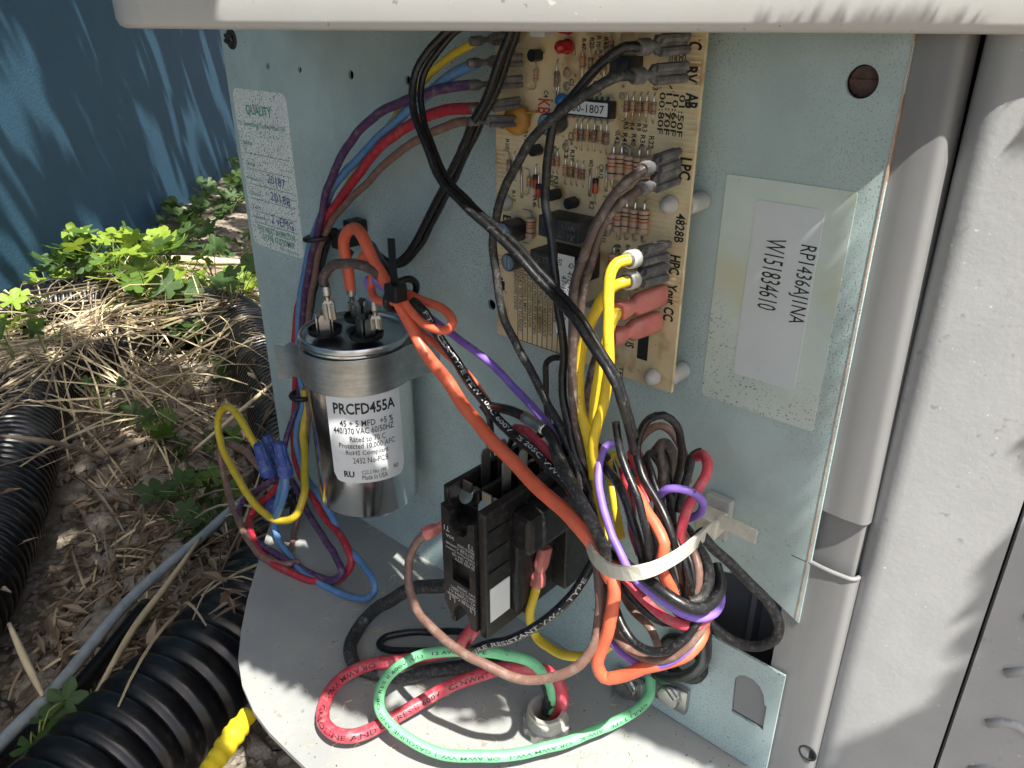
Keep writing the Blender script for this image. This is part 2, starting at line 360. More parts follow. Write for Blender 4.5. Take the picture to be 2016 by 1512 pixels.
rings = [cover_ring(o_, ZL + h_) for o_, h_ in [(.014, .003), (.009, .0012), (.006, .0003), (.003, 0), (.001, .0010), (0, .0035), (0, .03), (.002, .034), (.006, .036)]]
n = len(rings[0]); v = [p for r in rings for p in r]; f = []
for j in range(len(rings) - 1):
    for i in range(n - 1): f.append((j * n + i, j * n + i + 1, (j + 1) * n + i + 1, (j + 1) * n + i))
f.append(tuple((len(rings) - 1) * n + i for i in range(n)))
tc = mk('top_cover', v, f, m_cover, AC, smooth=True, sharp=50)
# stickers
def sticker(name, us, th=.0003, mat=m_sticker, r=.003, par=AC, dep=0.0):
    p = [xz(u, v_, dep) for u, v_ in us]; x0 = min(q[0] for q in p); x1 = max(q[0] for q in p); z0 = min(q[1] for q in p); z1 = max(q[1] for q in p)
    v, f = plate([rrect(x0, z0, x1, z1, r)], th, vplate(-dep - th)(th)); return mk(name, v, f, mat, par)
m_q = M('speckled_paper', (.80, .86, .82), .5, var=.06, vscale=40, specks=[((.16, .2, .14), 900, .57, .05, 14, .4), ((.2, .2, .12), 520, .62, .04, 20, .5)])
m_gink = M('green_ink', (.03, .30, .22), .5); m_bink = M('blue_ink', (.07, .08, .30), .5)
st = sticker('quality_sticker', [(457, 172), (563, 195), (590, 508), (512, 480)], mat=m_q, r=.006)
x0, x1, zt, zb = -.5335, -.4725, .315, .2055
b = B(); W_ = lambda a, bb, z: (V((x0 + a * (x1 - x0), -.00045, z)), V((x0 + bb * (x1 - x0), -.00045, z)))
for s_, a, bb, z, h, k in [('QUALITY', .22, .74, .302, .0075, .012), ('Is Something To Be Proud Of', .06, .97, .2925, .0042, 0), ('Name', .06, .25, .280, .003, 0), ('Serial', .06, .25, .2655, .003, 0), ('Inspector', .05, .36, .2545, .0032, 0), ('Date', .06, .28, .244, .003, 0), ('Test', .06, .25, .234, .003, 0), ('Inspector', .05, .40, .2265, .003, 0), ('THE NEXT INSPECTOR', .12, .92, .2185, .0045, .008), ('IS OUR CUSTOMER', .2, .88, .2128, .0045, .008), ('92-100576', .55, .95, .2075, .0022, 0)]:
    text_on(b, s_, *W_(a, bb, z), YN, h, k)
b.done('green_lettering', m_gink, st)
b = B()
for z in (.2725, .2615, .2505, .240, .231, .2225): b.box((x0 + .003, -.00048, z), (x1 - .001, -.00044, z + .00025))
b.done('ruled_line', m_silk, st)
b = B(); random.seed(5)
for s_, cx, z, wd in (('20187', .66, .2575, .022), ('20188', .7, .2455, .024), ('2 vEMG', .68, .2285, .028)):
    text_on(b, s_, (x0 + cx * (x1 - x0) - wd / 2, -.0005, z), (x0 + cx * (x1 - x0) + wd / 2, -.0005, z - .0015), YN, .0062)
b.done('handwriting', m_bink, st)
# serial label: clear film with a paper label under it
m_film = M('cloudy_film', (.60, .70, .64), .25, var=.12, vscale=14, specks=[((.58, .57, .34), 22, .54, .25), ((.2, .23, .2), 900, .62, .06, 12, .4)], coat=.3)
m_paper = M('silvery_paper', (.64, .70, .71), .35, var=.05, vscale=30, specks=[((.3, .33, .33), 250, .72, .04)])
fl = sticker('label_film', [(1432, 342), (1682, 380), (1600, 850), (1383, 765)], mat=m_film, r=.001)
p = [xz(u, v_) for u, v_ in ((1491, 392), (1628, 418), (1568, 771), (1445, 728))]
v, f = plate([rrect(min(q[0] for q in p), min(q[1] for q in p), max(q[0] for q in p) - .001, max(q[1] for q in p), .002)], .0002, vplate(-.0005)(.0002))
sl = mk('serial_label', v, f, m_paper, AC)
b = B()
for s_, u0, v0, u1, v1, h in (('RP1436AJ1NA', 1588, 483, 1563, 637, .0085), ('W151834610', 1529, 470, 1509, 610, .0085)):
    q0_, q1_ = A(u0, v0, .0006), A(u1, v1, .0006); q1_.x = q0_.x
    text_on(b, s_, q0_, q1_, YN, h)
b.done('printed_number', m_silk, sl)
# threaded conduit connector standing in the pan
cnx = empty('conduit_connector', G(1075, 1425), 'threaded zinc conduit connector standing in the bottom pan', 'conduit connector')
c0 = G(1075, 1432); m_zinc = M('dusty_zinc', (.45, .44, .41), .5, .35, var=.25, vscale=200, dust=((.55, .52, .46), .7, 150))
b = B(); n = 60; rr = lambda i, ra, rb: ra if (i // 3) % 2 else rb
prof = [(.0112, 0), (.0132, .0), (.0132, .0045), (.0112, .0048)]
v = []; f = []
for k, (r, h) in enumerate(prof):
    for i in range(n):
        a = 2 * math.pi * i / n; q = r if k in (0, 3) else rr(i, r, r * .9)
        v.append(c0 + V((q * math.cos(a), q * math.sin(a), h + .0006)))
for k in range(4):
    for i in range(n): f.append((k * n + i, k * n + (i + 1) % n, ((k + 1) % 4) * n + (i + 1) % n, ((k + 1) % 4) * n + i))
b.add(v, f); b.done('lock_nut', m_zinc, cnx)
b = B(); prof = [(.0085, -.02), (.0106, -.02)]
for k in range(8): prof += [(.0112, -.002 + k * .0019), (.0104, -.001 + k * .0019)]
prof += [(.0104, .0145), (.0082, .0145), (.0082, -.02)]
n = 28; v = []; f = []
for r, h in prof:
    for i in range(n): a = 2 * math.pi * i / n; v.append(c0 + V((r * math.cos(a), r * math.sin(a), h)))
for k in range(len(prof) - 1):
    for i in range(n): f.append((k * n + i, k * n + (i + 1) % n, (k + 1) * n + (i + 1) % n, (k + 1) * n + i))
b.add(v, f); b.done('threaded_barrel', m_zinc, cnx)
# ================================================================== the setting: ground, blue wall
ZG = -.20
HR = .052
HOSES = [('black corrugated drain pipe running under the edge of the bottom pan', [(-260, 2050), (-80, 1830), (20, 1720), (145, 1588), (246, 1482), (351, 1381), (420, 1308), (489, 1222), (537, 1150), (580, 1075), (640, 990)], HR, .021),
         ('black corrugated pipe curving down from the heap of straw', [(-520, 1900), (-330, 1560), (-190, 1330), (-95, 1190), (-30, 1055), (18, 930), (42, 838), (80, 765), (145, 716), (210, 680), (262, 640), (310, 610)], HR, .013),
         ('black corrugated pipe arching beside the blue wall', [(-520, 860), (-330, 790), (-160, 720), (-60, 660), (20, 632), (90, 612), (150, 604), (215, 598), (280, 590)], .055, .013),
         ('black corrugated pipe bending down behind the panel edge', [(330, 640), (400, 622), (450, 630), (500, 684), (545, 760), (572, 850), (590, 940), (610, 1010)], HR, .012)]
HAX = []
for lb_, px, r, pt in HOSES: HAX.append((np.array([list(p) for p in spline([G(u, v_, ZG + r) for u, v_ in px], .01)]), r))
def ground_z(x, y):
    n = mnoise.noise(V((x * 3.1, y * 3.1, .3))) * .02 + mnoise.noise(V((x * 13, y * 13, 1.3))) * .009 + mnoise.noise(V((x * 45, y * 45, 2))) * .004
    dw = (x - WA.x) * WN.x + (y - WA.y) * WN.y; n += .05 * max(0, 1 - dw / .5) if x < -1 else 0
    return ZG - .012 + n
WA = G(0, 668, -.17); WD = G(480, 326, -.17) - WA; WD.z = 0; WD.normalize(); WA.z = 0; WN = V((WD.y, -WD.x, 0))
def surf(x, y):
    z = ground_z(x, y)
    for ax, r in HAX:
        d2 = ((ax[:, :2] - (x, y)) ** 2).sum(1); i = int(d2.argmin()); d2 = d2[i]
        if d2 < r * r: z = max(z, ax[i, 2] + math.sqrt(r * r - d2))
    return z
m_soil = M('soil', (.19, .16, .12), .9, var=.4, vscale=30, specks=[((.34, .31, .26), 60, .55, .1), ((.05, .045, .035), 45, .58, .1)], bump=(120, .8, .004))
nx, ny = 150, 130; xs = np.linspace(-3.9, .6, nx); ys = np.linspace(-1.2, 2.6, ny)
v = [(x, y, ground_z(x, y)) for y in ys for x in xs]; f = [(j * nx + i, j * nx + i + 1, (j + 1) * nx + i + 1, (j + 1) * nx + i) for j in range(ny - 1) for i in range(nx - 1)]
k = len(v); v += [(-40, -40, ZG - .03), (40, -40, ZG - .03), (40, 40, ZG - .03), (-40, 40, ZG - .03)]; f.append((k, k + 1, k + 2, k + 3))
mk('ground', v, f, m_soil, smooth=True, kind='structure')
m_wall = M('blue_stucco', (.025, .086, .145), .7, var=.08, vscale=6, specks=[((.022, .07, .125), 3, .62, .2), ((.05, .1, .13), 60, .76, .03)], bump=(160, .5, .002))
p0, p1 = WA - WD * 2.2, WA + WD * 3.2; q = WN * -.2
v = []
for z in (-.3, 2.6): v += [p0 + V((0, 0, z)), p1 + V((0, 0, z)), p1 + q + V((0, 0, z)), p0 + q + V((0, 0, z))]
mk('house_wall', v, [(0, 1, 5, 4), (1, 2, 6, 5), (2, 3, 7, 6), (3, 0, 4, 7), (4, 5, 6, 7), (3, 2, 1, 0)], m_wall, label='blue painted house wall in dappled shade', cat='wall')
# ================================================================== pipes on the ground
m_hose = M('black_corrugated_plastic', (.006, .0065, .008), .3, var=.2, vscale=60, dust=((.07, .065, .055), .35, 70, .53), bump=(300, .1, .0004))
def hose(label, px, r, pitch):
    P = [V(p) for p in spline([G(u, v_, ZG + r) for u, v_ in px], .004)]; seg = [0]
    for a, c in zip(P, P[1:]): seg.append(seg[-1] + (c - a).length)
    N_ = int(seg[-1] / (pitch / 8)); Q = []; R = []
    for i in range(N_):
        s_ = seg[-1] * i / (N_ - 1); j = min(max(int(np.searchsorted(seg, s_)) - 1, 0), len(P) - 2); k = (s_ - seg[j]) / max(1e-9, seg[j + 1] - seg[j]); Q.append(P[j].lerp(P[j + 1], k))
        ph = (s_ / pitch) % 1; w = .5 - .5 * math.cos(2 * math.pi * ph); R.append(r - .0055 * (1 - min(1, w * 1.9)) ** 1.5)
    v, f = tube_mesh(Q, R, 30); mk('corrugated_pipe', v, f, m_hose, smooth=True, label=label, cat='pipe', group='corrugated drain pipes')
for h in HOSES: hose(*h)
m_cond = M('grey_conduit', (.27, .33, .36), .5, var=.2, vscale=50, dust=((.42, .42, .38), .5, 60, .48))
P = spline([G(u, v_, -.165) for u, v_ in ((-60, 1530), (0, 1464), (121, 1341), (202, 1242), (251, 1185), (300, 1139), (405, 1050), (449, 1010), (500, 968))], .01)
v, f = tube_mesh(P, .0056, 14); mk('conduit_pipe', v, f, m_cond, smooth=True, label='thin grey conduit pipe lying across the stones and straw', cat='pipe')
P = spline([G(u, v_, -.185) for u, v_ in ((-60, 1560), (10, 1490), (90, 1420), (170, 1335), (240, 1250), (290, 1190))], .01)
v, f = tube_mesh(P, .0075, 12); mk('black_cable', v, f, m_black, smooth=True, label='black cable lying beside the grey conduit', cat='cable')
yc = empty('taped_cable', G(470, 1430, -.05), 'grey cable end wrapped in yellow tape beside the bottom pan', 'cable')
P = spline([G(u, v_, -.05) for u, v_ in ((530, 1345), (508, 1380), (486, 1412))], .004); v, f = tube_mesh(P, .0048, 12); mk('sheath', v, f, m_grey, yc, smooth=True)
P = spline([G(u, v_, -.05) for u, v_ in ((490, 1405), (470, 1432), (448, 1464), (424, 1498), (400, 1532))], .002); R = [.0058 + .0007 * ((i % 9) / 9) + .0004 * math.sin(i * 1.7) + (.0010 if 4 < i < 14 else 0) for i in range(len(P))]
v, f = tube_mesh(P, R, 12); mk('yellow_tape', v, f, M('yellow_tape', (.70, .55, .02), .6, var=.1, vscale=90), yc, smooth=True)
# ================================================================== stones
m_stone = M('limestone', (.27, .24, .195), .85, var=.45, vscale=6, specks=[((.18, .15, .12), 70, .6, .12)], bump=(160, .6, .002))
random.seed(21); SM = []
for k in range(7):
    bm = bmesh.new()
    for _ in range(17): n = V((random.gauss(0, 1), random.gauss(0, 1), random.gauss(0, 1))).normalized(); bm.verts.new((n.x, n.y * .85, n.z * .6))
    bmesh.ops.convex_hull(bm, input=bm.verts[:]); bmesh.ops.bevel(bm, geom=bm.edges[:], offset=.07, segments=2, affect='EDGES', profile=.5)
    bmesh.ops.triangulate(bm, faces=bm.faces[:])
    me = bpy.data.meshes.new('stone'); bm.to_mesh(me); bm.free(); me.materials.append(m_stone); me.polygons.foreach_set('use_smooth', [True] * len(me.polygons)); SM.append(me)
put = []
for t in range(4000):
    if len(put) >= 170: break
    u, v_ = random.uniform(-30, 560), random.uniform(700, 1540); p = G(u, v_, ZG)
    r = random.choice((.010, .014, .018, .024, .03)) * random.uniform(.8, 1.2)
    if p.x > -.4 or any((p.x - a) ** 2 + (p.y - c) ** 2 < (r + s_) ** 2 * .6 for a, c, s_ in put): continue
    if surf(p.x, p.y) > ground_z(p.x, p.y) + .002: continue
    put.append((p.x, p.y, r)); o = bpy.data.objects.new('stone', random.choice(SM)); COL.objects.link(o); o.location = (p.x, p.y, ground_z(p.x, p.y) + r * .28); o.scale = (r, r * random.uniform(.75, 1.1), r); o.rotation_euler = (random.uniform(-.3, .3), random.uniform(-.3, .3), random.uniform(0, 6.3))
    tag(o, 'pale limestone lump lying among the dry straw', 'stone', 'stones under the straw')
b = B(); random.seed(5)
for t in range(2600):
    u, v_ = random.uniform(-40, 560), random.uniform(600, 1560); p = G(u, v_, ZG); r = random.uniform(.002, .006)
    z = ground_z(p.x, p.y); b.add([(p.x + r * math.cos(a), p.y + r * math.sin(a), z + r * .2) for a in (0, 1.6, 3, 4.6)] + [(p.x, p.y, z + r * .8), (p.x, p.y, z - r)], [(0, 1, 4), (1, 2, 4), (2, 3, 4), (3, 0, 4), (1, 0, 5), (2, 1, 5), (3, 2, 5), (0, 3, 5)])
b.done('gravel', m_stone, label='small gravel and crumbs of limestone between the stones', cat='gravel', kind='stuff')
# ================================================================== dry straw
m_straw = [M('straw_pale', (.58, .48, .30), .6, var=.25, vscale=20), M('straw_grey', (.27, .22, .155), .7, var=.25, vscale=20), M('straw_brown', (.15, .105, .065), .7, var=.3, vscale=20)]
def blade(b, p, a, L, w, m, lift=.02, curl=.0, lie=True):
    n = 7; P = []; x, y = p.x, p.y; da = curl / n
    for i in range(n):
        P.append(V((x, y, surf(x, y) + .002))); x += math.cos(a) * L / n; y += math.sin(a) * L / n; a += da
    z0_, z1_ = P[0].z, P[-1].z
    if abs(z0_ - z1_) > .5 * L: return
    for i in range(n): t = i / (n - 1); P[i].z = max(P[i].z, z0_ + (z1_ - z0_) * t + lift * math.sin(math.pi * t))
    b.tube(P, [w * (.7 + .5 * math.sin(math.pi * i / (n - 1))) for i in range(n)], 3, m, cap=False)
b = B(); random.seed(13)
for t in range(1050):
    k = random.random()
    if k < .36: u, v_ = random.gauss(140, 120), random.gauss(700, 30); a0 = rad(70) + random.gauss(0, .9); L = random.uniform(.10, .42)
    elif k < .5: u, v_ = random.gauss(390, 80), random.gauss(535, 25); a0 = random.uniform(0, 6.3); L = random.uniform(.08, .3)
    elif k < .55: u, v_ = random.gauss(150, 70), random.gauss(790, 30); a0 = random.gauss(rad(15), 1.0); L = random.uniform(.06, .22)
    else: u, v_ = random.uniform(60, 540), random.uniform(660, 1330); a0 = random.uniform(0, 6.3); L = random.uniform(.05, .2)
    p = G(u, v_, ZG + (.06 if k < .55 else .01))
    if p.x > -.46 or (u < 120 and v_ > 800) or (u > 420 and 600 < v_ < 850): continue
    blade(b, p, a0 + random.choice((0, math.pi)), L, random.uniform(.0006, .0017), random.choice((0, 0, 1) if k < .5 else (0, 1, 1, 2)), random.uniform(0, .02), random.gauss(0, .6))
for t in range(130):       # upright wisps
    u, v_ = random.gauss(330, 110), random.gauss(720, 90); p = G(u, v_, ZG)
    if p.x > -.5: continue
    z = surf(p.x, p.y); L = random.uniform(.04, .13); a = random.uniform(0, 6.3); P = [V((p.x + math.cos(a) * L * .9 * s_ * s_, p.y + math.sin(a) * L * .9 * s_ * s_, z + L * (s_ - .55 * s_ ** 3))) for s_ in (0, .25, .5, .75, 1)]
    b.tube(P, [.0009, .0009, .0008, .0006, .0003], 3, random.choice((0, 1, 2)), cap=False)
b.done('dry_grass', m_straw, label='dry straw and dead grass strewn over the pipes and stones', cat='dry grass', kind='stuff')
b = B(); random.seed(99)
for t in range(1700):
    u, v_ = random.uniform(40, 560), random.uniform(560, 1400); p = G(u, v_, ZG)
    if p.x > -.5: continue
    z = surf(p.x, p.y)
    if z > ground_z(p.x, p.y) + .01 and random.random() < .85: continue
    L = random.uniform(.004, .016); w = L * random.uniform(.08, .35); a = random.uniform(0, 6.3); d_ = V((math.cos(a), math.sin(a), random.gauss(0, .25))); e = V((-math.sin(a), math.cos(a), random.gauss(0, .3))); c = V((p.x, p.y, z + random.uniform(.003, .02)))
    n_ = V((0, 0, .0006)); Q = [c - d_ * L, c - e * w + n_ * 3, c + d_ * L, c + e * w + n_ * 4]; b.add(Q + [q - n_ for q in Q], [(0, 1, 2), (0, 2, 3), (6, 5, 4), (7, 6, 4), (0, 4, 5, 1), (1, 5, 6, 2), (2, 6, 7, 3), (3, 7, 4, 0)], random.choice((1, 1, 2, 2, 2)))
b.done('leaf_litter', m_straw, label='broken bits of dead leaf and straw between the stones', cat='leaf litter', kind='stuff')
# a few broad dead leaves and stalks one can pick out
def stalk(px, w, zz, label, mat):
    P = spline([G(u, v_, z) for (u, v_), z in zip(px, zz)], .01); v, f = tube_mesh(P, [w * (.5 + .6 * math.sin(math.pi * (i + .5) / len(P))) for i in range(len(P))], 8)
    mk('dead_stalk', v, f, mat, smooth=True, label=label, cat='dead stalk')
stalk([(300, 508), (360, 512), (420, 515), (472, 516)], .009, [-.09] * 4, 'thick tan dead stalk lying below the vine leaves', m_straw[0])
stalk([(128, 948), (160, 915), (215, 888), (270, 870), (310, 862)], .006, [-.185, -.18, -.178, -.18, -.185], 'long pale dead leaf blade beside the curving pipe', m_straw[1])
stalk([(0, 858), (70, 866), (140, 880), (200, 902)], .0032, [-.09, -.085, -.12, -.16], 'long dry stem lying across the curving pipe', m_straw[1])
stalk([(170, 1400), (215, 1320), (265, 1235), (330, 1150), (395, 1058)], .0032, [-.15, -.15, -.15, -.15, -.15], 'straight dry stem leaning along the grey conduit', m_straw[0])
stalk([(18, 1228), (50, 1300), (85, 1370)], .003, [-.13, -.14, -.15], 'short dry stem sticking up by the grey conduit', m_straw[0])
stalk([(380, 888), (470, 812), (552, 742)], .0028, [-.16, -.12, -.08], 'slanting dry stem reaching to the panel edge', m_straw[0])
# ================================================================== creeping vine
def leafmat(name, col, tr):
    m = bpy.data.materials.new(name); m.use_nodes = True; N = m.node_tree.nodes; L = m.node_tree.links; bs = N['Principled BSDF']; tl = N.new('ShaderNodeBsdfTranslucent'); mx = N.new('ShaderNodeMixShader'); nz = N.new('ShaderNodeTexNoise'); cr = N.new('ShaderNodeMix'); cr.data_type = 'RGBA'
    nz.inputs['Scale'].default_value = 60; tc = N.new('ShaderNodeTexCoord'); L.new(tc.outputs['Object'], nz.inputs[0]); L.new(nz.outputs['Fac'], cr.inputs[0]); cr.inputs[6].default_value = tuple(c * .7 for c in col) + (1,); cr.inputs[7].default_value = tuple(c * 1.3 for c in col) + (1,)
    L.new(cr.outputs[2], bs.inputs['Base Color']); bs.inputs['Roughness'].default_value = .55; tl.inputs[0].default_value = tuple(tr) + (1,)
    mx.inputs[0].default_value = .4; L.new(bs.outputs[0], mx.inputs[1]); L.new(tl.outputs[0], mx.inputs[2]); L.new(mx.outputs[0], N['Material Output'].inputs[0]); return m
m_leaf = [leafmat('vine_leaf_sunlit', (.26, .38, .045), (.42, .54, .06)), leafmat('vine_leaf_half_shade', (.10, .19, .03), (.16, .28, .04)), leafmat('vine_leaf_shade', (.055, .11, .03), (.08, .15, .03))]  # sunlit, half-shaded and shaded tones of one leaf, put into the colour
m_stem = M('vine_stem', (.16, .20, .05), .6)
LM = []
for k in range(6):
    rnd = random.Random(k); n = 40; ring = []
    for i in range(n):
        a = 2 * math.pi * i / n; lobe = abs(math.cos(2.5 * a)) ** .7; r = .42 + .55 * lobe * (1 - .25 * (1 - math.cos(a)) / 2) + .05 * math.sin(11 * a + k)
        if abs(a - math.pi) < .35: r *= .45
        ring.append((r * math.cos(a) * .5, r * math.sin(a) * .5))
    v = [(0, 0, 0)]; f = []
    for q in (.5, 1):
        for x, y in ring: v.append((x * q, y * q, (.10 * (x * x + y * y) * 4 - .06 * abs(y) * 2) * q * q + .03 * q * math.sin(7 * x + 5 * y + k)))
    for i in range(n): j = (i + 1) % n; f += [(0, 1 + i, 1 + j), (1 + i, n + 1 + i, n + 1 + j, 1 + j)]
    for ci in range(3):
        me = bpy.data.meshes.new('leaf'); me.from_pydata(v, [], f); me.materials.append(m_leaf[ci]); me.polygons.foreach_set('use_smooth', [True] * len(me.polygons)); LM.append(me)
random.seed(31)
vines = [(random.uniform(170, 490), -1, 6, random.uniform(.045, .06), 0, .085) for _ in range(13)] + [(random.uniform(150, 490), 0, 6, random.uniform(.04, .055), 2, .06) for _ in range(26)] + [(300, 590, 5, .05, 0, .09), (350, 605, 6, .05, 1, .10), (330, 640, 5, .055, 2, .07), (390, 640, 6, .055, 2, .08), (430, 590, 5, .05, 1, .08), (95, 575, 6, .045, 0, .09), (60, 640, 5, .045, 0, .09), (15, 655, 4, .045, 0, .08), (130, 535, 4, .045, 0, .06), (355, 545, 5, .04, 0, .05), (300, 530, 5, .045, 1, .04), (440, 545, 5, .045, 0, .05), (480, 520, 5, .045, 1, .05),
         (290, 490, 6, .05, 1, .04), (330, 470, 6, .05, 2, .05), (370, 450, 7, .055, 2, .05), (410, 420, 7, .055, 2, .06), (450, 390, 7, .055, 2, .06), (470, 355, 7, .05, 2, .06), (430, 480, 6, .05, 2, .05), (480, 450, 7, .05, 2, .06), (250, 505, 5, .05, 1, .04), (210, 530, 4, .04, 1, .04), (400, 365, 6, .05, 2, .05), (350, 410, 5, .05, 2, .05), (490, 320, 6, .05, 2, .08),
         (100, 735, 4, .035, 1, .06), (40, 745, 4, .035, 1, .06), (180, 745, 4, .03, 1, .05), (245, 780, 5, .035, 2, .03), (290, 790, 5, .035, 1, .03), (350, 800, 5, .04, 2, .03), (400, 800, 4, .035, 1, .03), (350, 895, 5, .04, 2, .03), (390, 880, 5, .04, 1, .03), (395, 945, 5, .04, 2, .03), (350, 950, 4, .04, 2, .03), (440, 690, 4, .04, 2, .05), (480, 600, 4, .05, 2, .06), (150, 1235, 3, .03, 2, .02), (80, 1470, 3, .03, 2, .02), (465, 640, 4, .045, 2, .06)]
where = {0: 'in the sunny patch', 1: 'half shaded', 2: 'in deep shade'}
for u, v_, nl, sz, ci, hh in vines:
    if v_ == -1: v_ = 600 - (u - 170) * .12 + random.uniform(-50, 50)
    if v_ == 0: v_ = 566 - (u - 130) * .714 + random.uniform(14, 60)
    g = G(u, v_, ZG + .07); z = surf(g.x, g.y); base = V((g.x, g.y, z))
    pos = 'against the blue wall' if v_ < 500 else ('over the straw heap' if v_ < 700 else ('on the stones' if v_ > 770 else 'on the pipes'))
    lab = f'{["sunlit-toned yellow-green", "half-shade-toned green", "shade-toned dark green"][ci]} lobed vine sprig {pos}'
    vn = empty('vine', base, lab, 'vine', 'lobed vine sprigs')
    b = B()
    for k in range(nl):
        a = random.uniform(0, 6.3); R_ = random.uniform(.25, 1.2) * sz; h = hh * random.uniform(.45, 1.05); tip = base + V((math.cos(a) * R_, math.sin(a) * R_, h))
        b.tube(spline([base, base + (tip - base) * .5 + V((0, 0, .012)), tip], .012), .0008, 5)
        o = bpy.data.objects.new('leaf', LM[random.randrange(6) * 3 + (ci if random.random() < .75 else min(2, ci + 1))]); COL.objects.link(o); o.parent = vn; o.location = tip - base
        s_ = sz * random.uniform(.75, 1.25); o.scale = (s_, s_, s_)
        o.rotation_euler = (random.gauss(.15, .35), random.gauss(-.25, .35), a + random.gauss(0, .4))
    b.done('stem', m_stem, vn, smooth=True)
# ================================================================== unseen tree overhead, its leaves placed to shape the shade
Sx = S.orthogonal().normalized(); Sy = S.cross(Sx)
def sp2(p): p = V(p); return np.array((p.dot(Sx), p.dot(Sy)))
lit = []
LB = [(460, 1312), (510, 1325), (562, 1340), (600, 1368), (700, 1405), (772, 1428), (906, 1444), (991, 1428), (1090, 1428), (1192, 1424), (1270, 1455), (1360, 1490), (1415, 1512)]
for u, v_ in [(np.interp(t, range(13), [q[0] for q in LB]), np.interp(t, range(13), [q[1] for q in LB])) for t in np.linspace(0, 12, 50)]:
    g = G(u, v_)
    for y in np.arange(g.y - .010, -.165, -.007): lit.append((g.x, y, 0))
for z in np.arange(-.05, .345, .012):
    for x in (-.082, -.076, -.070, -.06, -.05, -.035, -.02, -.0):
        if x < -.079 and z < .29: continue
        if z > (.02 if x < -.065 else .082 + (x + .056) * 1.1): lit.append((x, .0, z))
for t in np.linspace(.0, 1, 110): q = lipx(480 + 1540 * t); lit += ([(q.x, q.y, ZL + .009)] if t < .62 else []) + [(q.x, q.y, ZL + .019), (q.x, q.y, ZL + .034)]
for u in range(1180, 1420, 24):
    for v_ in range(850, 1320, 30): lit.append(A(u, v_, .07))
for u, v_, d_ in ((1235, 510, .05), (1215, 520, .054), (1200, 560, .059), (1198, 620, .062), (1198, 680, .064), (1198, 740, .065), (1185, 790, .065), (1170, 840, .066), (1170, 615, .055), (1154, 660, .056), (1142, 710, .057), (1140, 760, .058), (840, 290, .066), (870, 350, .067), (910, 395, .068), (960, 445, .069), (1010, 490, .07), (1060, 545, .07), (830, 1205, .105), (860, 1245, .108), (900, 1275, .11), (960, 1305, .108), (1200, 1230, .083), (1180, 1300, .084)): lit.append(A(u, v_, d_))
LIT = np.array([sp2(p) for p in lit])
b = B(); random.seed(41)
def leaf(c, r):
    n = (S + V((random.gauss(0, .35), random.gauss(0, .35), random.gauss(0, .35)))).normalized(); e = n.orthogonal().normalized(); g = n.cross(e); t = random.uniform(0, 6.3); e, g = e * math.cos(t) + g * math.sin(t), g * math.cos(t) - e * math.sin(t)
    b.add([c - e * r * 1.25, c - e * r * .3 + g * r * .62, c + e * r * .6 + g * r * .45, c + e * r * 1.4 - n * r * .2, c + e * r * .6 - g * r * .45, c - e * r * .3 - g * r * .62], [(0, 1, 2, 3), (0, 3, 4, 5)])
for t in range(17000):        # over the unit: leaves laid to block the sun, gaps at the lit points
    k = random.random()
    if k < .45: p = V((random.uniform(-.66, -.02), 0, random.uniform(-.08, .42)))
    elif k < .58: p = V((random.uniform(-.20, -.09), 0, random.uniform(.05, .36)))
    elif k < .64: p = V((random.uniform(-.07, .12), .008, random.uniform(-.2, .2)))
    elif k < .8: p = V((random.uniform(-.56, -.05), random.uniform(-.2, 0), 0))
    else: p = A(random.uniform(420, 1300), random.uniform(60, 1300), random.uniform(.0, .07))
    q = sp2(p) + np.random.normal(0, .01, 2); dm = math.sqrt(((LIT - q) ** 2).sum(1).min())
    if dm < .011: continue
    c = Sx * q[0] + Sy * q[1]; c = c + S * ((random.uniform(.46, .75) - c.z) / S.z)
    leaf(c, min(.045, dm * .72 - .003))
def wallpt(u, v_):
    r = ray(u, v_); d_ = r.dot(WN); t_ = (WA - CAM).dot(WN) / d_; return CAM + r * t_
def thin(u, v_):
    if v_ < 700 and u < 95 and (70 < v_ < 340 or 400 < v_ < 640): return .06
    e = ((u - 170) / 260) ** 2 + ((v_ - 665) / 85) ** 2; g = ((u - 400) / 130) ** 2 + ((v_ - 560) / 60) ** 2
    if e < 1 or g < 1: return .05
    if 280 < u < 470 and v_ < 420: return .62
    if v_ > 900: return .8
    return 1.0
for t in range(11000):
    u, v_ = random.uniform(-260, 620), random.uniform(-160, 1600)
    if t > 5200: u, v_ = random.uniform(-1500, -200), random.uniform(-200, 1600)  # extra leaves out of view, added to dim the sky on the wall
    if random.random() > thin(u, v_): continue
    w = wallpt(u, v_); g = G(u, v_, ZG) if v_ > 60 else None
    p = g if (g is not None and (g - CAM).length < (w - CAM).length) else w
    if p is w and random.random() > .30: continue
    q = sp2(p); dm = math.sqrt(((LIT - q) ** 2).sum(1).min())
    if dm < .06: continue
    c = p + S * ((random.uniform(1.0, 2.4) - p.z) / S.z); sc = (p - CAM).length
    leaf(c, random.uniform(.014, .024) * (sc if sc > 1 else 1) * (.8 if p is w else .95))
for t in range(3600):        # loose leaves added behind the unit to darken the wall
    leaf(V((random.uniform(-2.4, .7), random.uniform(1.35, 2.7), random.uniform(.2, 2.9))), random.uniform(.05, .10))
tree = empty('tree', (.9, -1.3, -.22), 'unseen leafy tree shaped to shade the air conditioner and the blue wall', 'tree')
b.done('shade_crown', M('crown_leaf', (.06, .11, .03), .6, var=.3, vscale=3), tree)
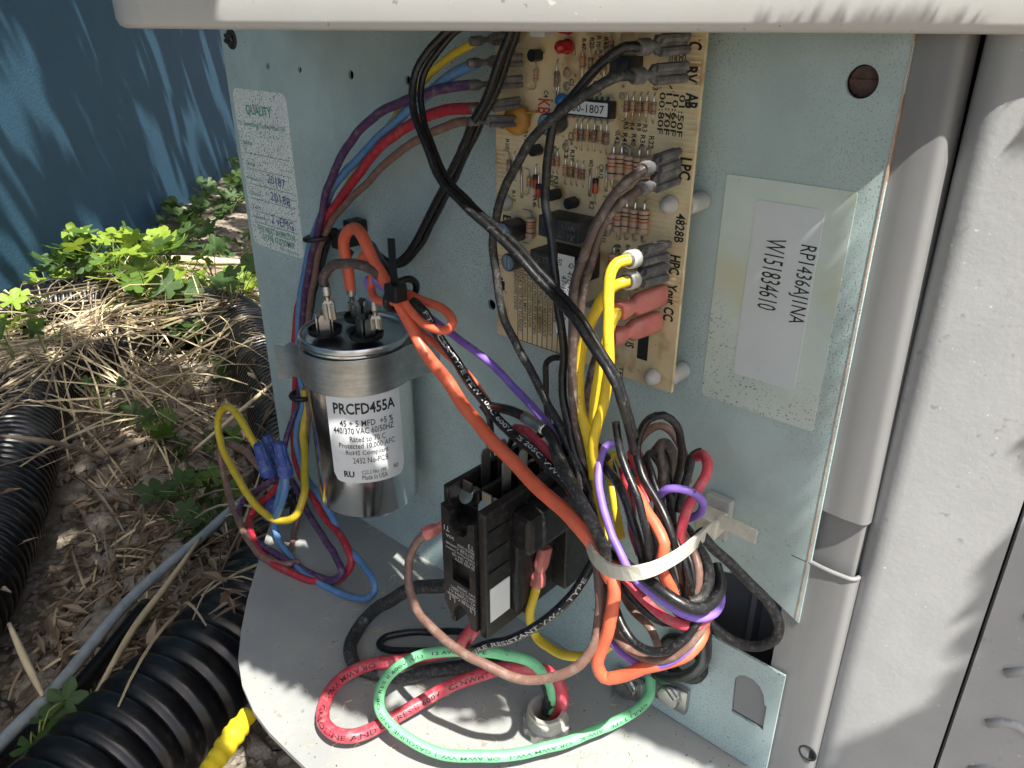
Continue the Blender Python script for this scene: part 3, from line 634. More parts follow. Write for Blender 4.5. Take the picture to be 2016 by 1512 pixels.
b = B(); b.tube(spline([(.9, -1.3, -.22), (.88, -1.28, .4), (.8, -1.2, 1.0), (.6, -1.05, 1.7), (.3, -.9, 2.4)], .08), [.07 - .0009 * i for i in range(40)][:len(spline([(.9, -1.3, -.22), (.88, -1.28, .4), (.8, -1.2, 1.0), (.6, -1.05, 1.7), (.3, -.9, 2.4)], .08))], 10)
for e in ((.1, -.5, 1.0), (-.1, -.3, 1.02), (-1.2, .0, 1.9), (-1.8, .4, 2.2), (-.6, -.5, 1.6)):
    P = spline([(.75, -1.17, 1.15), (.5 * (e[0] + .75), .5 * (e[1] - 1.17) - .1, .5 * (e[2] + 1.15) + .35), e], .08); b.tube(P, [.022 * (1 - .8 * i / len(P)) for i in range(len(P))], 7)
b.done('trunk', M('bark', (.14, .11, .08), .9, var=.3, vscale=30, bump=(60, .8, .01)), tree, smooth=True)
# ================================================================== circuit board
BD = .016                          # front face of the board, in front of the panel
bx0, bx1, bz0 = -.2675, -.1598, .2085
PC = empty('circuit_board', (-.2137, -.016, .2085), 'tan circuit board crowded with components, screwed to the teal panel', 'circuit board')
v, f = plate([[(bx0, bz0), (bx1, bz0), (bx1, .385), (bx0, .385)]], .0018, vplate(-BD)(.0018)); mk('laminate', v, f, m_pcb, PC)
def PB(u, v, h=0.0): return A(u, v, BD + h)
# fine solder-mask ridges at both margins
b = B(); random.seed(2)
for k in range(74):
    z = bz0 + .002 + k * .0021
    b.box((bx0 + .001, -BD - .00016, z), (bx0 + .012 + random.random() * .012, -BD + .0001, z + .0007))
    if z > .25: b.box((bx1 - .017 - random.random() * .006, -BD - .00016, z), (bx1 - .001, -BD + .0001, z + .0007))
b.done('trace_ridge', M('pale_mask', (.68, .57, .35), .4, var=.1, vscale=80), PC, kind='stuff')
m_rbody = [M('resistor_tan', (.42, .27, .16), .45, var=.15, vscale=200, dust=(DUST, .4, 300)), M('resistor_pale', (.52, .36, .24), .45, var=.12, vscale=200, dust=(DUST, .35, 300)), M('resistor_brown', (.20, .14, .10), .5, var=.2, vscale=300, dust=(DUST, .5, 300))]
BANDS = [M('band_red', (.40, .03, .02), .5), M('band_brown', (.09, .03, .015), .5), M('band_black', (.015, .012, .012), .5), M('band_gold', (.40, .26, .06), .4, .4), M('band_orange', (.6, .15, .02), .5)]
RES = {}
def res_mesh(kind, var_):
    k = (kind, var_)
    if k in RES: return RES[k]
    b = B(); L, r, lead = {'big': (.0125, .0025, .0038), 'small': (.0055, .00125, .0038)}[kind]
    e = L / 2
    b.lathe([(r * .35, -e), (r * .9, -e * .93), (r * 1.0, -e * .8), (r, -e * .62), (r * .86, -e * .5), (r * .86, e * .5), (r, e * .62), (r, e * .8), (r * .9, e * .93), (r * .35, e)], (0, 0, 0), (0, 0, 1), 12, 0)
    bz = [(-.62, .1), (-.3, .1), (-.05, .1), (.45, .09)]
    for i, (c, w) in enumerate(bz):
        rr_ = r * (.89 if abs(c) < .5 else 1.03)
        b.lathe([(rr_, -c * e - w * e * .5), (rr_, -c * e + w * e * .5)], (0, 0, 0), (0, 0, 1), 12, 2 + i)
    for s_ in (-1, 1):
        b.tube([(0, 0, s_ * e * .9), (0, 0, s_ * (e + lead * .7)), (0, .0008, s_ * (e + lead)), (0, r + .002, s_ * (e + lead * 1.05))], r * .22 if kind == 'big' else .0003, 6, 1)
    me = bpy.data.meshes.new('resistor'); me.from_pydata(b.v, [], b.f); rnd = random.Random(var_ * 7 + (kind == 'big'))
    body = m_rbody[1] if kind == 'big' else m_rbody[(var_ % 2) * 2]
    for m in [body, m_lead] + [rnd.choice(BANDS) for _ in range(4)]: me.materials.append(m)
    me.polygons.foreach_set('material_index', b.m); me.polygons.foreach_set('use_smooth', [True] * len(me.polygons)); me.set_sharp_from_angle(angle=rad(50)); RES[k] = (me, L, r); return RES[k]
def resistor(u0, v0, u1, v1, kind='small', var_=0, label=None):
    me, L, r = res_mesh(kind, var_); p0, p1 = PB(u0, v0, r), PB(u1, v1, r)
    p1.x += (p0.x - p1.x) * .7
    o = bpy.data.objects.new('resistor', me); COL.objects.link(o); o.parent = PC
    c = (p0 + p1) / 2; o.location = c - WL[PC.name]; d_ = (p0 - p1)
    o.rotation_euler = d_.to_track_quat('Z', 'Y').to_euler(); s_ = d_.length / L
    o.scale = (1, 1, max(.8, min(1.35, s_))); return o
for i, q in enumerate([(1207.6, 301, 1204, 354), (1223.5, 302, 1219.5, 355), (1241, 305, 1236, 358), (1258, 308, 1253.6, 363), (1274, 308, 1270, 360), (1203, 405, 1198, 450), (1219, 407, 1215, 457), (1234, 407, 1230, 457), (1250, 410, 1246.5, 460), (1268, 412, 1265, 463), (1208, 498, 1205, 540), (1241, 515, 1238, 572), (1045, 428, 1043, 468)]):
    resistor(*q, 'big', i % 6)
sm = [(1055, 137, 1053.5, 160), (1096, 140, 1095, 172), (1147, 110, 1146, 138), (1163, 112, 1162, 140), (1177, 106, 1175, 135), (1203, 80, 1201, 105), (1190, 118, 1188, 142),
      (1234, 198, 1232.6, 221), (1246.4, 198, 1244.8, 222), (1260, 199, 1259, 223), (1273, 199, 1272, 224), (1287, 201, 1286, 226),
      (1134, 253, 1133, 277), (1144, 254, 1143, 279), (1156.5, 255, 1155.5, 280), (1170, 256, 1169, 281), (1182.4, 257, 1181, 283), (1194, 259, 1192, 286),
      (1113, 325, 1112, 348), (1124.4, 328, 1123.6, 350), (1135, 331, 1133.5, 352), (1147, 333, 1145.7, 354), (1097, 308, 1095.5, 329), (1088, 306, 1087, 327), (1041.5, 348, 1040, 369), (1002, 314, 1001, 338), (1012, 316, 1011, 340), (1210, 118, 1209, 142), (1222, 86, 1221, 108)]
for i, q in enumerate(sm): resistor(*q, 'small', i % 8)
# diodes
m_glass = M('red_glass_diode', (.35, .04, .02), .15, coat=.5); 
for u, v_ in ((1054, 358), (1060, 376), (1172, 366)):
    p = PB(u, v_, .0014); b = B(); b.lathe([(.0006, -.0035), (.0014, -.003), (.0014, .0012)], p, (0, 0, 1), 12, 0); b.lathe([(.0014, .0012), (.0014, .003), (.0006, .0035)], p, (0, 0, 1), 12, 1)
    b.tube([p + V((0, .001, -.008)), p + V((0, 0, -.0068)), p + V((0, 0, .0068)), p + V((0, .001, .008))], .0003, 6, 2); b.done('diode', [m_glass, m_plastic, m_lead], PC, smooth=True, sharp=45)
for u0, v0, u1, v1 in ((1026.3, 330, 1027, 389), (1162.4, 333, 1160.4, 386), (1194.4, 324, 1192.6, 376), (1100, 150, 1098, 206)):
    b = B(); p0, p1 = PB(u0, v0, .0008), PB(u1, v1, .0008); b.tube([p0 + V((0, .001, 0)), p0, p1, p1 + V((0, .001, 0))], .0006, 8); b.done('jumper_link', m_lead, PC, smooth=True)
# transistors: D-shaped, standing out of the board
def transistor(u, v_, L=.0052, ang=0):
    p = PB(u, v_); b = B(); n = 14; pr = []
    for i in range(n): a = rad(-55 + 290 * i / (n - 1)) + ang; pr.append((.0026 * math.cos(a), .0026 * math.sin(a)))
    v = [(p.x + x, p.y - h, p.z + z) for h in (.0022, .0022 + L) for x, z in pr]
    b.add(v, [(i, (i + 1) % n, n + (i + 1) % n, n + i) for i in range(n)] + [tuple(range(n - 1, -1, -1)), tuple(range(n, 2 * n))])
    for k in (-1, 0, 1): b.tube([p + V((k * .0012, .0005, .0012 * k)), p + V((k * .0009, -.0028, 0))], .0003, 5, 1)
    b.done('transistor', [m_plastic, m_lead], PC, smooth=True, sharp=40)
for u, v_, a in ((1068, 108, 1.6), (1104, 380, 2.0), (1138, 396, 2.6), (1068, 293, 2.4)): transistor(u, v_, ang=a)
# electrolytic capacitors
m_sleeve = M('capacitor_sleeve', (.03, .035, .045), .35, var=.2, vscale=200); m_can = M('capacitor_can', (.6, .62, .62), .25, 1)
for u, v_, r, L in ((1024, 450, .0058, .013), (1028, 508, .0045, .011), (1104, 240, .0046, .011)):
    p = PB(u, v_); b = B(); ax = V((0, -1, 0))
    b.lathe([(r * .92, .0005), (r, .001), (r, .002), (r * .93, .0025), (r, .003), (r, L - .0005), (r * .9, L)], p, ax, 22, 0); b.lathe([(r * .86, L - .0002), (r * .86, L + .0001)], p, ax, 22, 1)
    for k in (-.25, .25): b.box((p.x + r * (k - .1), p.y - L - .0003, p.z - r * .6), (p.x + r * (k + .1) - .0006, p.y - L - .00015, p.z + r * .6), 1)
    b.done('electrolytic_capacitor', [m_sleeve, m_can], PC, smooth=True, sharp=40)
# red indicator lamps
m_led = M('red_lens', (.55, .01, .015), .12, trans=.35, coat=.5)
for u, v_ in ((1124, 91), (1126, 52)):
    p = PB(u, v_); b = B(); b.lathe([(.0031, .0015), (.0032, .0028), (.0027, .0029), (.0027, .0068), (.0024, .0082), (.0015, .0093), (.0004, .0097)], p, (0, -1, 0), 20)
    b.done('indicator_lamp', m_led, PC, smooth=True, sharp=60)
# varistor, small blue capacitor
p = PB(1017, 236, .004); b = B(); b.lathe([(.003, -.0022), (.0062, -.0017), (.0068, 0), (.0062, .0017), (.003, .0022)], p, (.25, -1, 0), 26); b.tube([p + V((.004, 0, .003)), p + V((.0085, .002, .004)), p + V((.0095, .005, .004))], .0006, 6)
b.done('varistor', M('mustard_varistor', (.42, .20, .02), .35, var=.1, vscale=120), PC, smooth=True)
p = PB(1106, 198, .003); b = B(); b.lathe([(.001, -.0028), (.0026, -.0018), (.003, 0), (.0026, .0018), (.001, .0028)], p, (.3, -1, .1), 16); b.done('ceramic_capacitor', M('blue_ceramic', (.03, .16, .42), .3), PC, smooth=True)
# chip with paper label
p0, p1 = PB(1122, 190), PB(1222, 240); zc = PB(1170, 212).z
x0_, x1_ = PB(1118, 210).x, PB(1216, 210).x
b = B(); b.box((x0_, -BD - .0042, zc - .0035), (x1_, -BD - .0008, zc + .0035), 0, .0004); ch = b.done('chip', m_plastic, PC)
b = B()
for k in range(9):
    x = x0_ + .002 + (x1_ - x0_ - .004) * k / 8
    for s_ in (-1, 1): b.box((x - .0005, -BD - .0025, zc + s_ * .0042 - .0006), (x + .0005, -BD + .0002, zc + s_ * .0042 + .0006))
b.done('pin', m_lead, ch)
b = B(); b.box((x0_ + .0005, -BD - .0045, zc - .0027), (x1_ - .002, -BD - .0043, zc + .0027)); b.done('paper_label', m_sticker, ch)
b = B(); text_on(b, '100-1807', V((x0_ + .004, -BD - .0047, zc)), V((x1_ - .0035, -BD - .0047, zc)), YN, .0034, .004); b.done('printed_number', m_silk, ch)
# small header
p = PB(1250, 130); b = B(); b.box((p.x - .007, p.y - .008, p.z - .003), (p.x + .004, p.y - .0002, p.z + .004), 0, .0005); b.box((p.x - .006, p.y - .0084, p.z - .0012), (p.x - .003, p.y - .0079, p.z + .0016), 1); b.box((p.x - .001, p.y - .0084, p.z - .0012), (p.x + .002, p.y - .0079, p.z + .0016), 1); b.done('pin_header', [m_plastic, m_dark], PC)
p = PB(1085, 62); b = B(); b.box((p.x - .006, p.y - .007, p.z - .002), (p.x + .002, p.y - .0002, p.z + .008), 0, .0004); b.done('white_header', m_sticker, PC)
# relays
m_relay = M('relay_plastic', (.022, .026, .03), .45, var=.15, vscale=150, dust=((.12, .13, .13), .4, 120, .5))
p0 = A(1060, 414, BD + .015); p1 = A(1138, 482, BD + .015)
b = B(); b.box((p0.x, -BD - .015, p1.z), (p1.x, -BD - .0003, p0.z - .002), 0, .0006); rl = b.done('relay', m_relay, PC)
b = B(); yf = -BD - .0152
for s_, a, c, h, z in (('12 VDC', .52, .95, .0022, .82), ('10A', .62, .92, .002, .66), ('125V', .55, .92, .002, .3), ('M-1A', .5, .9, .002, .15)):
    w = p1.x - p0.x; hh = p0.z - .002 - p1.z; text_on(b, s_, V((p0.x + w * a, yf, p1.z + hh * z)), V((p0.x + w * c, yf, p1.z + hh * z)), YN, h)
b.done('moulded_lettering', m_grey, rl)
p0 = A(1043, 482, BD + .019); p1 = A(1131, 566, BD + .019)
b = B(); b.box((p0.x, -BD - .019, p1.z), (p1.x, -BD - .0003, p0.z - .002), 0, .0007); b.box((p0.x + .002, -BD - .0194, p0.z - .014), (p0.x + .0035, -BD - .0189, p0.z - .011), 1); r2 = b.done('relay', [m_relay, m_dark], PC)
b = B(); yf = -BD - .0192
text_on(b, 'ZETTLER', V((p0.x + .002, yf, p0.z - .0055)), V((p0.x + .019, yf, p0.z - .0055)), YN, .003, .01); b.done('moulded_lettering', m_grey, r2)
xs0, xs1 = A(1098, 520, BD + .0196).x, A(1130, 520, BD + .0196).x; zs1 = A(1098, 494, BD + .0196).z - .001; zs0 = A(1097, 655, BD + .0196).z
b = B(); b.box((xs0, -BD - .0197, zs0), (xs1, -BD - .0193, zs1)); fs = b.done('paper_flag', m_sticker, r2)
b = B()
for s_, fx, z0_, z1_, h in (('47-102685-07', .45, .2, .75, .003), ('47D43-111', .8, .4, .82, .0026), ('Q', .85, .86, .92, .003), ('50', .12, .86, .94, .003)):
    H_ = zs1 - zs0; x = xs0 + (xs1 - xs0) * fx; text_on(b, s_, V((x, -BD - .0199, zs0 + H_ * z1_)), V((x, -BD - .0199, zs0 + H_ * z0_)), YN, h)
b.done('printed_number', m_silk, fs)
p0 = A(1140, 600, BD + .014); p1 = A(1196, 690, BD + .014)
b = B(); b.box((p0.x, -BD - .014, p1.z), (p1.x, -BD - .0003, p0.z), 0, .0006); b.done('beige_relay', M('beige_plastic', (.45, .42, .37), .5, var=.1, vscale=120, dust=(DUST, .5, 100)), PC)
# nylon stand-offs with snap heads
m_ny2 = M('white_nylon', (.46, .47, .43), .35, dust=(DUST, .3, 200))
for u, v_ in ((1322, 402), (1289, 740), (1000, 398), (1385, 40)):
    p = PB(u, v_); b = B()
    b.lathe([(.0034, .0002), (.0040, .0012), (.0036, .0035), (.0022, .0058), (.0008, .0066)], p, (0, -1, 0), 12)
    b.lathe([(.004, -.0145), (.004, -.0035), (.003, -.0022)], p + V((.006 if u > 1100 else 0, 0, 0)), (0, -1, 0), 16); b.done('stand_off', m_ny2, PC, smooth=True, sharp=35)
# flat print
b = B()
def SK(s, u0, v0, u1, v1, h, bold=.006):
    p0, p1 = PB(u0, v0, .00022), PB(u1, v1, .00022)
    if abs(p1.z - p0.z) > abs(p1.x - p0.x): p1.x = p0.x
    else: p1.z = p0.z
    text_on(b, s, p0, p1, YN, h, bold)
for q in [('C', 1369, 82, 1368, 99, .0062, .03), ('RV', 1362, 131, 1357, 163, .0055, .03), ('LPC', 1351, 311, 1345, 354, .0056, .03), ('4828B', 1341, 421, 1336, 478, .0045, .02), ('HPC', 1330, 503, 1324, 540, .0052, .03), ('Yout', 1323, 559, 1318, 600, .0052, .03), ('CC', 1317, 605, 1315, 632, .0052, .03),
          ('AB', 1363, 183, 1360, 214, .0056, .03), ('01:50F', 1344, 187, 1337, 270, .0028, .012), ('10:60F', 1331, 186, 1324, 268, .0028, .012), ('11:70F', 1318, 184, 1311, 266, .0028, .012), ('00:80F', 1305, 182, 1297, 264, .0028, .012),
          ('D-OUT', 1350, 116, 1316, 112, .0038, .02), ('R33', 1292, 152, 1290, 178, .0026, .012), ('R5', 1233, 240, 1231, 255, .0024, .012), ('R4', 1245, 242, 1244, 256, .0024, .012), ('R9', 1258, 243, 1257, 258, .0024, .012), ('R3', 1270, 245, 1269, 260, .0024, .012),
          ('R42', 1216, 260, 1213, 283, .0025, .012), ('R41', 1231, 262, 1229, 285, .0025, .012), ('R40', 1248, 264, 1246, 287, .0025, .012), ('R36', 1266, 266, 1264, 290, .0025, .012), ('R22', 1283, 268, 1281, 293, .0025, .012),
          ('R2', 1115, 292, 1113, 312, .0024, .012), ('R37', 1127, 295, 1125, 318, .0024, .012), ('W3', 1164, 314, 1163, 328, .0024, .012), ('CR12', 1184, 324, 1182, 352, .0024, .012), ('R32', 1086, 345, 1085, 366, .0024, .012), ('R31', 1095, 347, 1094, 368, .0024, .012), ('R20', 999, 274, 998, 294, .0024, .012), ('RV1', 1035, 257, 1034, 276, .0024, .012), ('C3', 1124, 260, 1123, 277, .0026, .012), ('R17', 1011, 375, 1010, 396, .0024, .012), ('R6', 1053, 385, 1052, 408, .0024, .012), ('K2', 1165, 397, 1164, 412, .0026, .012), ('CR11', 1190, 452, 1188, 476, .0026, .012),
          ('R47', 1150, 76, 1149, 98, .0024, .012), ('R25', 1166, 74, 1165, 96, .0024, .012), ('R16', 1179, 71, 1178, 94, .0024, .012), ('R48', 1193, 73, 1192, 96, .0024, .012), ('C4', 1075, 178, 1074, 192, .0026, .012), ('C1', 1126, 155, 1125, 168, .0026, .012), ('E', 998, 424, 997, 436, .0055, .02), ('c', 984, 544, 983, 550, .0045, .02), ('US', 1240, 666, 1238, 684, .005, .02), ('R45', 1218, 482, 1216, 502, .0024, .012), ('R44', 1236, 482, 1234, 500, .0024, .012), ('K3', 1192, 538, 1190, 552, .0026, .012), ('TEST', 1223, 722, 1219, 756, .0026, .012)]:
    SK(*q)
# diagnostic table: ruled columns of small capitals
rows = ['DIAGNOSTIC CODES', 'SHORT TEST PINS TO RESET', '1 FLASHING 5 MIN DELAY', 'OFF DEFROST OPERATION', '2 HIGH PRESSURE SW OPEN', '3 LOW PRESSURE SW OPEN', '4 HIGH PRESSURE LOCKOUT', '5 LOW PRESSURE LOCKOUT', '6 SENSOR FAILURE', '7 DEFROST SENSOR FAIL']
for i, s_ in enumerate(rows):
    x = -.2545 + i * .0033
    zt_ = .2475; zb_ = .2475 - .0335 * (len(s_) / 24.)
    text_on(b, s_, V((x, -BD - .00022, zt_)), V((x, -BD - .00022, max(bz0 + .001, zb_))), YN, .0020, .004)
    b.box((x + .0015, -BD - .0002, bz0 + .0006), (x + .0018, -BD + .0001, zt_))
b.box((-.2555, -BD - .0002, bz0 + .0004), (-.2225, -BD + .0001, bz0 + .0007))
for u0, v0, u1, v1 in ((1308, 150, 1326, 181), (1359, 185, 1356, 213)):
    p0, p1 = PB(u0, v0, .0001), PB(u1, v1, .0001); w = V((.0004, 0, 0)); b.add([p0 - w, p0 + w, p1 + w, p1 - w], [(0, 1, 2, 3)])
for u, v_, w, h in ((989, 562, .0035, .005), (1266, 680, .0055, .014), (1246, 655, .005, .005)):
    p = PB(u, v_); b.box((p.x - w / 2, -BD - .0002, p.z - h / 2), (p.x + w / 2, -BD + .0001, p.z + h / 2))
b.done('silk_screen', m_silk, PC, kind='stuff')
b = B(); p0, p1 = PB(1071, 195, .0002), PB(1069, 224, .0002); p1.x = p0.x; text_on(b, 'KB', p0, p1, YN, .007, .01)
b.done('red_stamp', M('red_ink', (.5, .05, .04), .5), PC)
# glossy conformal coating drops
b = B(); random.seed(11)
for k in range(46):
    p = PB(random.uniform(1085, 1230), random.uniform(85, 300)); r = random.uniform(.0006, .0022)
    b.lathe([(r, .0001), (r * .8, r * .25), (r * .3, r * .36)], p, (0, -1, 0), 9)
b.done('coating_drop', M('amber_coating', (.6, .5, .3), .12, trans=.5, coat=.5), PC, smooth=True, kind='stuff')
# blade terminals soldered to the board's edges, standing straight out
for u, v_ in ((1352, 84), (1350, 141), (1334, 309), (1333, 345), (1312, 492), (1310, 534), (1306, 580), (1296, 632), (1018, 72), (1026, 118), (1026, 160), (1020, 202), (1012, 238)):
    p = PB(u, v_); b = B(); b.box((p.x - .0004, p.y - .009, p.z - .0026), (p.x + .0004, p.y + .0005, p.z + .0026)); b.done('blade_terminal', m_tin, PC)

# ================================================================== run capacitor in its strap
CX, CY, CR_, CZ0, CZ1 = -.3665, -.0365, .0325, .0735, .189
CP = empty('run_capacitor', (CX, CY, CZ0), 'shiny round metal capacitor with white printed label, strapped to the panel', 'capacitor')
b = B(); b.lathe([(CR_ - .004, 0), (CR_ - .0012, .0008), (CR_, .0028), (CR_, CZ1 - CZ0 - .002)], (CX, CY, CZ0), (0, 0, 1), 72); can = b.done('can', m_alu, CP, smooth=True, sharp=50)
b = B(); H_ = CZ1; prof = [(CR_, H_ - .003), (CR_ + .0013, H_ - .0022), (CR_ + .0016, H_), (CR_ + .001, H_ + .0015), (CR_ - .0003, H_ + .0016), (CR_ - .0016, H_ + .0004), (CR_ - .0028, H_ - .0018), (CR_ - .008, H_ - .0012), (.004, H_ - .0006)]
b.lathe([(r, h) for r, h in prof], (CX, CY, 0), (0, 0, 1), 64); b.done('rolled_lid', m_alu_top, CP, smooth=True, sharp=60)
vd = V((CAM.x - CX, CAM.y - CY, 0)).normalized(); va_ = math.atan2(vd.y, vd.x)
def capP(a, z, r): return V((CX + r * math.cos(a), CY + r * math.sin(a), z))
A0 = va_ + rad(2)
zl0, zl1 = .1015, .170
out = rrect(-.72, zl0, .72, zl1, .006)
cols = 25; v = []; f = []; 
for i in range(cols):
    t = -.72 + 1.44 * i / (cols - 1); s_ = .72 - abs(t); dz = .006 * (1 - math.sqrt(max(0, 1 - max(0, 1 - s_ / .18) ** 2)))
    v += [capP(A0 + t, zl0 + dz, CR_ + .0003), capP(A0 + t, zl1, CR_ + .0003)]
for i in range(cols - 1): f.append((2 * i, 2 * i + 2, 2 * i + 3, 2 * i + 1))
lb = mk('paper_label', v, f, m_sticker, CP, smooth=True)
b = B()
def capT(s_, t0, t1, z, h, bold=0.0):
    vv, ff, mx = tmesh(s_, bold); b.add([capP(A0 + t0 + (t1 - t0) * x / mx[0], z + (y / mx[1] - .5) * h, CR_ + .00055) for x, y in vv], ff)
capT('PRCFD455A', -.58, .58, .1530, .0075, .022); capT('45 + 5 MFD  +5 %', -.48, .52, .1432, .0042, .008); capT('440/370 VAC 60/50HZ', -.62, .52, .1382, .0042, .008); capT('Rated to 70 C', -.32, .34, .1326, .0038); capT('Protected 10,000 AFC', -.54, .52, .1276, .0042); capT('RoHS Compliant', -.42, .38, .1226, .0042); capT('2432 No-PCB', -.30, .36, .1176, .004); capT('RU', -.5, -.3, .1078, .0044, .03); capT('C22.2 No. 190', -.16, .30, .1092, .0026); capT('Made In USA', -.16, .32, .1054, .0034); capT('R0', .46, .56, .1092, .003); capT('Motor Run Capacitor', -.4, .4, .1622, .003)
b.done('printed_text', m_silk, lb)
# black terminal cups and blades on the lid
def cup(x, y): return V((CX + x, CY + y, CZ1))
for x, y, k in ((-.008, -.016, 0), (.016, -.004, 1), (-.010, .012, 2)):
    c = cup(x, y); b = B(); b.lathe([(.0062, .0008), (.0062, .0012), (.0098, .0022), (.0104, .005), (.0096, .005), (.009, .003), (.004, .0028)], c, (0, 0, 1), 22)
    cupo = b.done('terminal_cup', m_tieblack, CP, smooth=True, sharp=50)
    for j in range(4):
        a = k * 2.1 + j * 1.57 - .6; p = c + V((.0045 * math.cos(a), .0045 * math.sin(a), .003)); t = V((-math.sin(a), math.cos(a), 0)) * .0031; n_ = V((math.cos(a), math.sin(a), 0)) * .0004
        b = B(); h = .0115
        P = [p - t, p + t, p + t + V((0, 0, h - .002)), p + t * .6 + V((0, 0, h)), p - t * .6 + V((0, 0, h)), p - t + V((0, 0, h - .002))]
        b.add([q + n_ for q in P] + [q - n_ for q in P], [(0, 1, 2, 3, 4, 5), (11, 10, 9, 8, 7, 6)] + [(i, 6 + i, 6 + (i + 1) % 6, (i + 1) % 6) for i in range(6)]); b.done('blade_terminal', m_tin, CP)
# strap, screwed to the panel
RS = CR_ + .0012; z0s, z1s = .1622, .1850
angs = np.linspace(rad(20), rad(-128), 44)
pl = [(CX + RS * math.cos(rad(20)) + .002, -.0005)] + [(CX + RS * math.cos(a), CY + RS * math.sin(a)) for a in angs]
e = V((math.cos(angs[-1]), math.sin(angs[-1]))); tn = V((e.y, -e.x))
last = V(pl[-1]); pl += [tuple(last + V((-.005, .0008))), tuple(last + V((-.011, .0004))), tuple(last + V((-.017, -.001))), tuple(last + V((-.023, -.0035)))]
v = []; f = []; n = len(pl)
for i, (x, y) in enumerate(pl):
    p = V((x, y)); q = V(pl[min(i + 1, n - 1)]) - V(pl[max(0, i - 1)]); q = q.normalized(); nn = V((q.y, -q.x)) * -.0009
    tilt = -.0018 * i / n - (.004 if i > n - 3 else 0) - (.002 if i > n - 5 else 0)
    v += [(p.x, p.y, z0s + tilt), (p.x, p.y, z1s + tilt), (p.x + nn.x, p.y + nn.y, z0s + tilt), (p.x + nn.x, p.y + nn.y, z1s + tilt)]
for i in range(n - 1):
    a = 4 * i; c_ = 4 * (i + 1); f += [(a, c_, c_ + 1, a + 1), (a + 3, c_ + 3, c_ + 2, a + 2), (a + 1, c_ + 1, c_ + 3, a + 3), (a + 2, c_ + 2, c_, a)]
f += [(0, 1, 3, 2), (4 * n - 4, 4 * n - 2, 4 * n - 1, 4 * n - 3)]
mk('mounting_strap', v, f, m_galv, smooth=True, sharp=40, label='bent galvanised metal strap wrapped round the capacitor', cat='strap')

# ================================================================== contactor
KX0, KX1, KY, KZ0, KZ1 = -.2375, -.2095, -.090, .0825, .153
KT = empty('contactor', (-.222, -.045, KZ0), 'black plastic contactor block with white lettering, sticking out from the panel', 'contactor')
b = B()
b.box((KX0 + .001, KY + .004, KZ0 + .012), (KX1, -.0005, KZ1 - .012), 0, .0008)
b.box((KX0 + .002, KY + .012, KZ0 + .006), (KX1 - .0005, -.001, KZ1 - .006), 0, .0008)
b.box((KX1 - .0042, KY + .002, KZ0 - .002), (KX1 + .0008, -.002, KZ1 + .003), 0, .0008)       # near side wall
b.box((KX0 - .001, KY + .004, KZ1 - .014), (KX0 + .0022, -.002, KZ1 + .006), 0, .0008)          # far side wall
b.box((KX0 + .003, KY + .002, KZ0 - .004), (KX0 + .0065, KY + .02, KZ0 + .016), 0, .0006)
b.box((-.2248, KY + .012, KZ1 - .008), (-.2222, -.012, KZ1 + .004), 0, .0006)                     # divider
b.box((KX0 - .003, -.012, KZ0 - .004), (KX1 + .003, -.0005, KZ1 + .004), 0, .0008)
xm = (KX0 + KX1) / 2 - .001
fo = [(KX0 + .001, KZ0 + .010), (KX0 + .004, KZ0 + .004), (KX0 + .006, KZ0 + .001)] + [(xm - .0062 * math.cos(t), KZ0 + .001 + .011 * math.sin(t)) for t in np.linspace(0, math.pi, 9)] + [(KX1 - .0045, KZ0 + .001), (KX1 - .0045, KZ1 - .004), (xm + .0062, KZ1 - .006)] + [(xm + .0062 * math.cos(t), KZ1 - .009 - .0062 * math.sin(t)) for t in np.linspace(0, math.pi, 9)] + [(xm - .0062, KZ1 - .004), (KX0 + .001, KZ1 - .002)]
v, f = plate([fo, [(KX0 + .0075, .1085), (KX1 - .0085, .1085), (KX1 - .0085, .1215), (KX0 + .0075, .1215)]], .005, vplate(KY)(.005)); b.add(v, f)
for k in range(3): b.box((KX1 + .0004, KY + .004, KZ0 + .038 + k * .012), (KX1 + .0014, -.072, KZ0 + .0388 + k * .012))
b.box((KX1 - .0042, KY + .030, KZ0 - .003), (KX1 + .0022, KY + .0312, KZ1 + .001))
b.done('housing', m_plastic, KT)
b = B()                                                                                            # coil bulge with its slot
b.box((KX1, -.070, KZ1 - .026), (KX1 + .013, -.012, KZ1 - .004), 0, .003)
b.box((KX1, -.070, KZ0 + .006), (KX1 + .0045, -.0645, KZ1 - .018), 0, .001); b.box((KX1, -.040, KZ0 + .006), (KX1 + .012, -.012, KZ1 - .018), 0, .001); b.box((KX1, -.064, KZ0 + .006), (KX1 + .003, -.038, KZ1 - .02))
b.done('coil_cover', m_plastic, KT)
b = B(); b.box((KX0 + .0075, KY + .0036, .1085), (KX1 - .0085, KY + .0045, .1215)); b.done('front_window', m_tieblack, KT)
b = B(); b.box((KX1 + .0007, KY + .0045, .0905), (KX1 + .0012, KY + .0185, .111), 0); b.done('side_sticker', m_sticker, KT)
b = B()
def KF(s_, xa, xb, z, h, bold=.01):   # lettering stands upside down on the front
    text_on(b, s_, V((xb, KY - .0003, z)), V((xa, KY - .0003, z)), YN, h, bold)
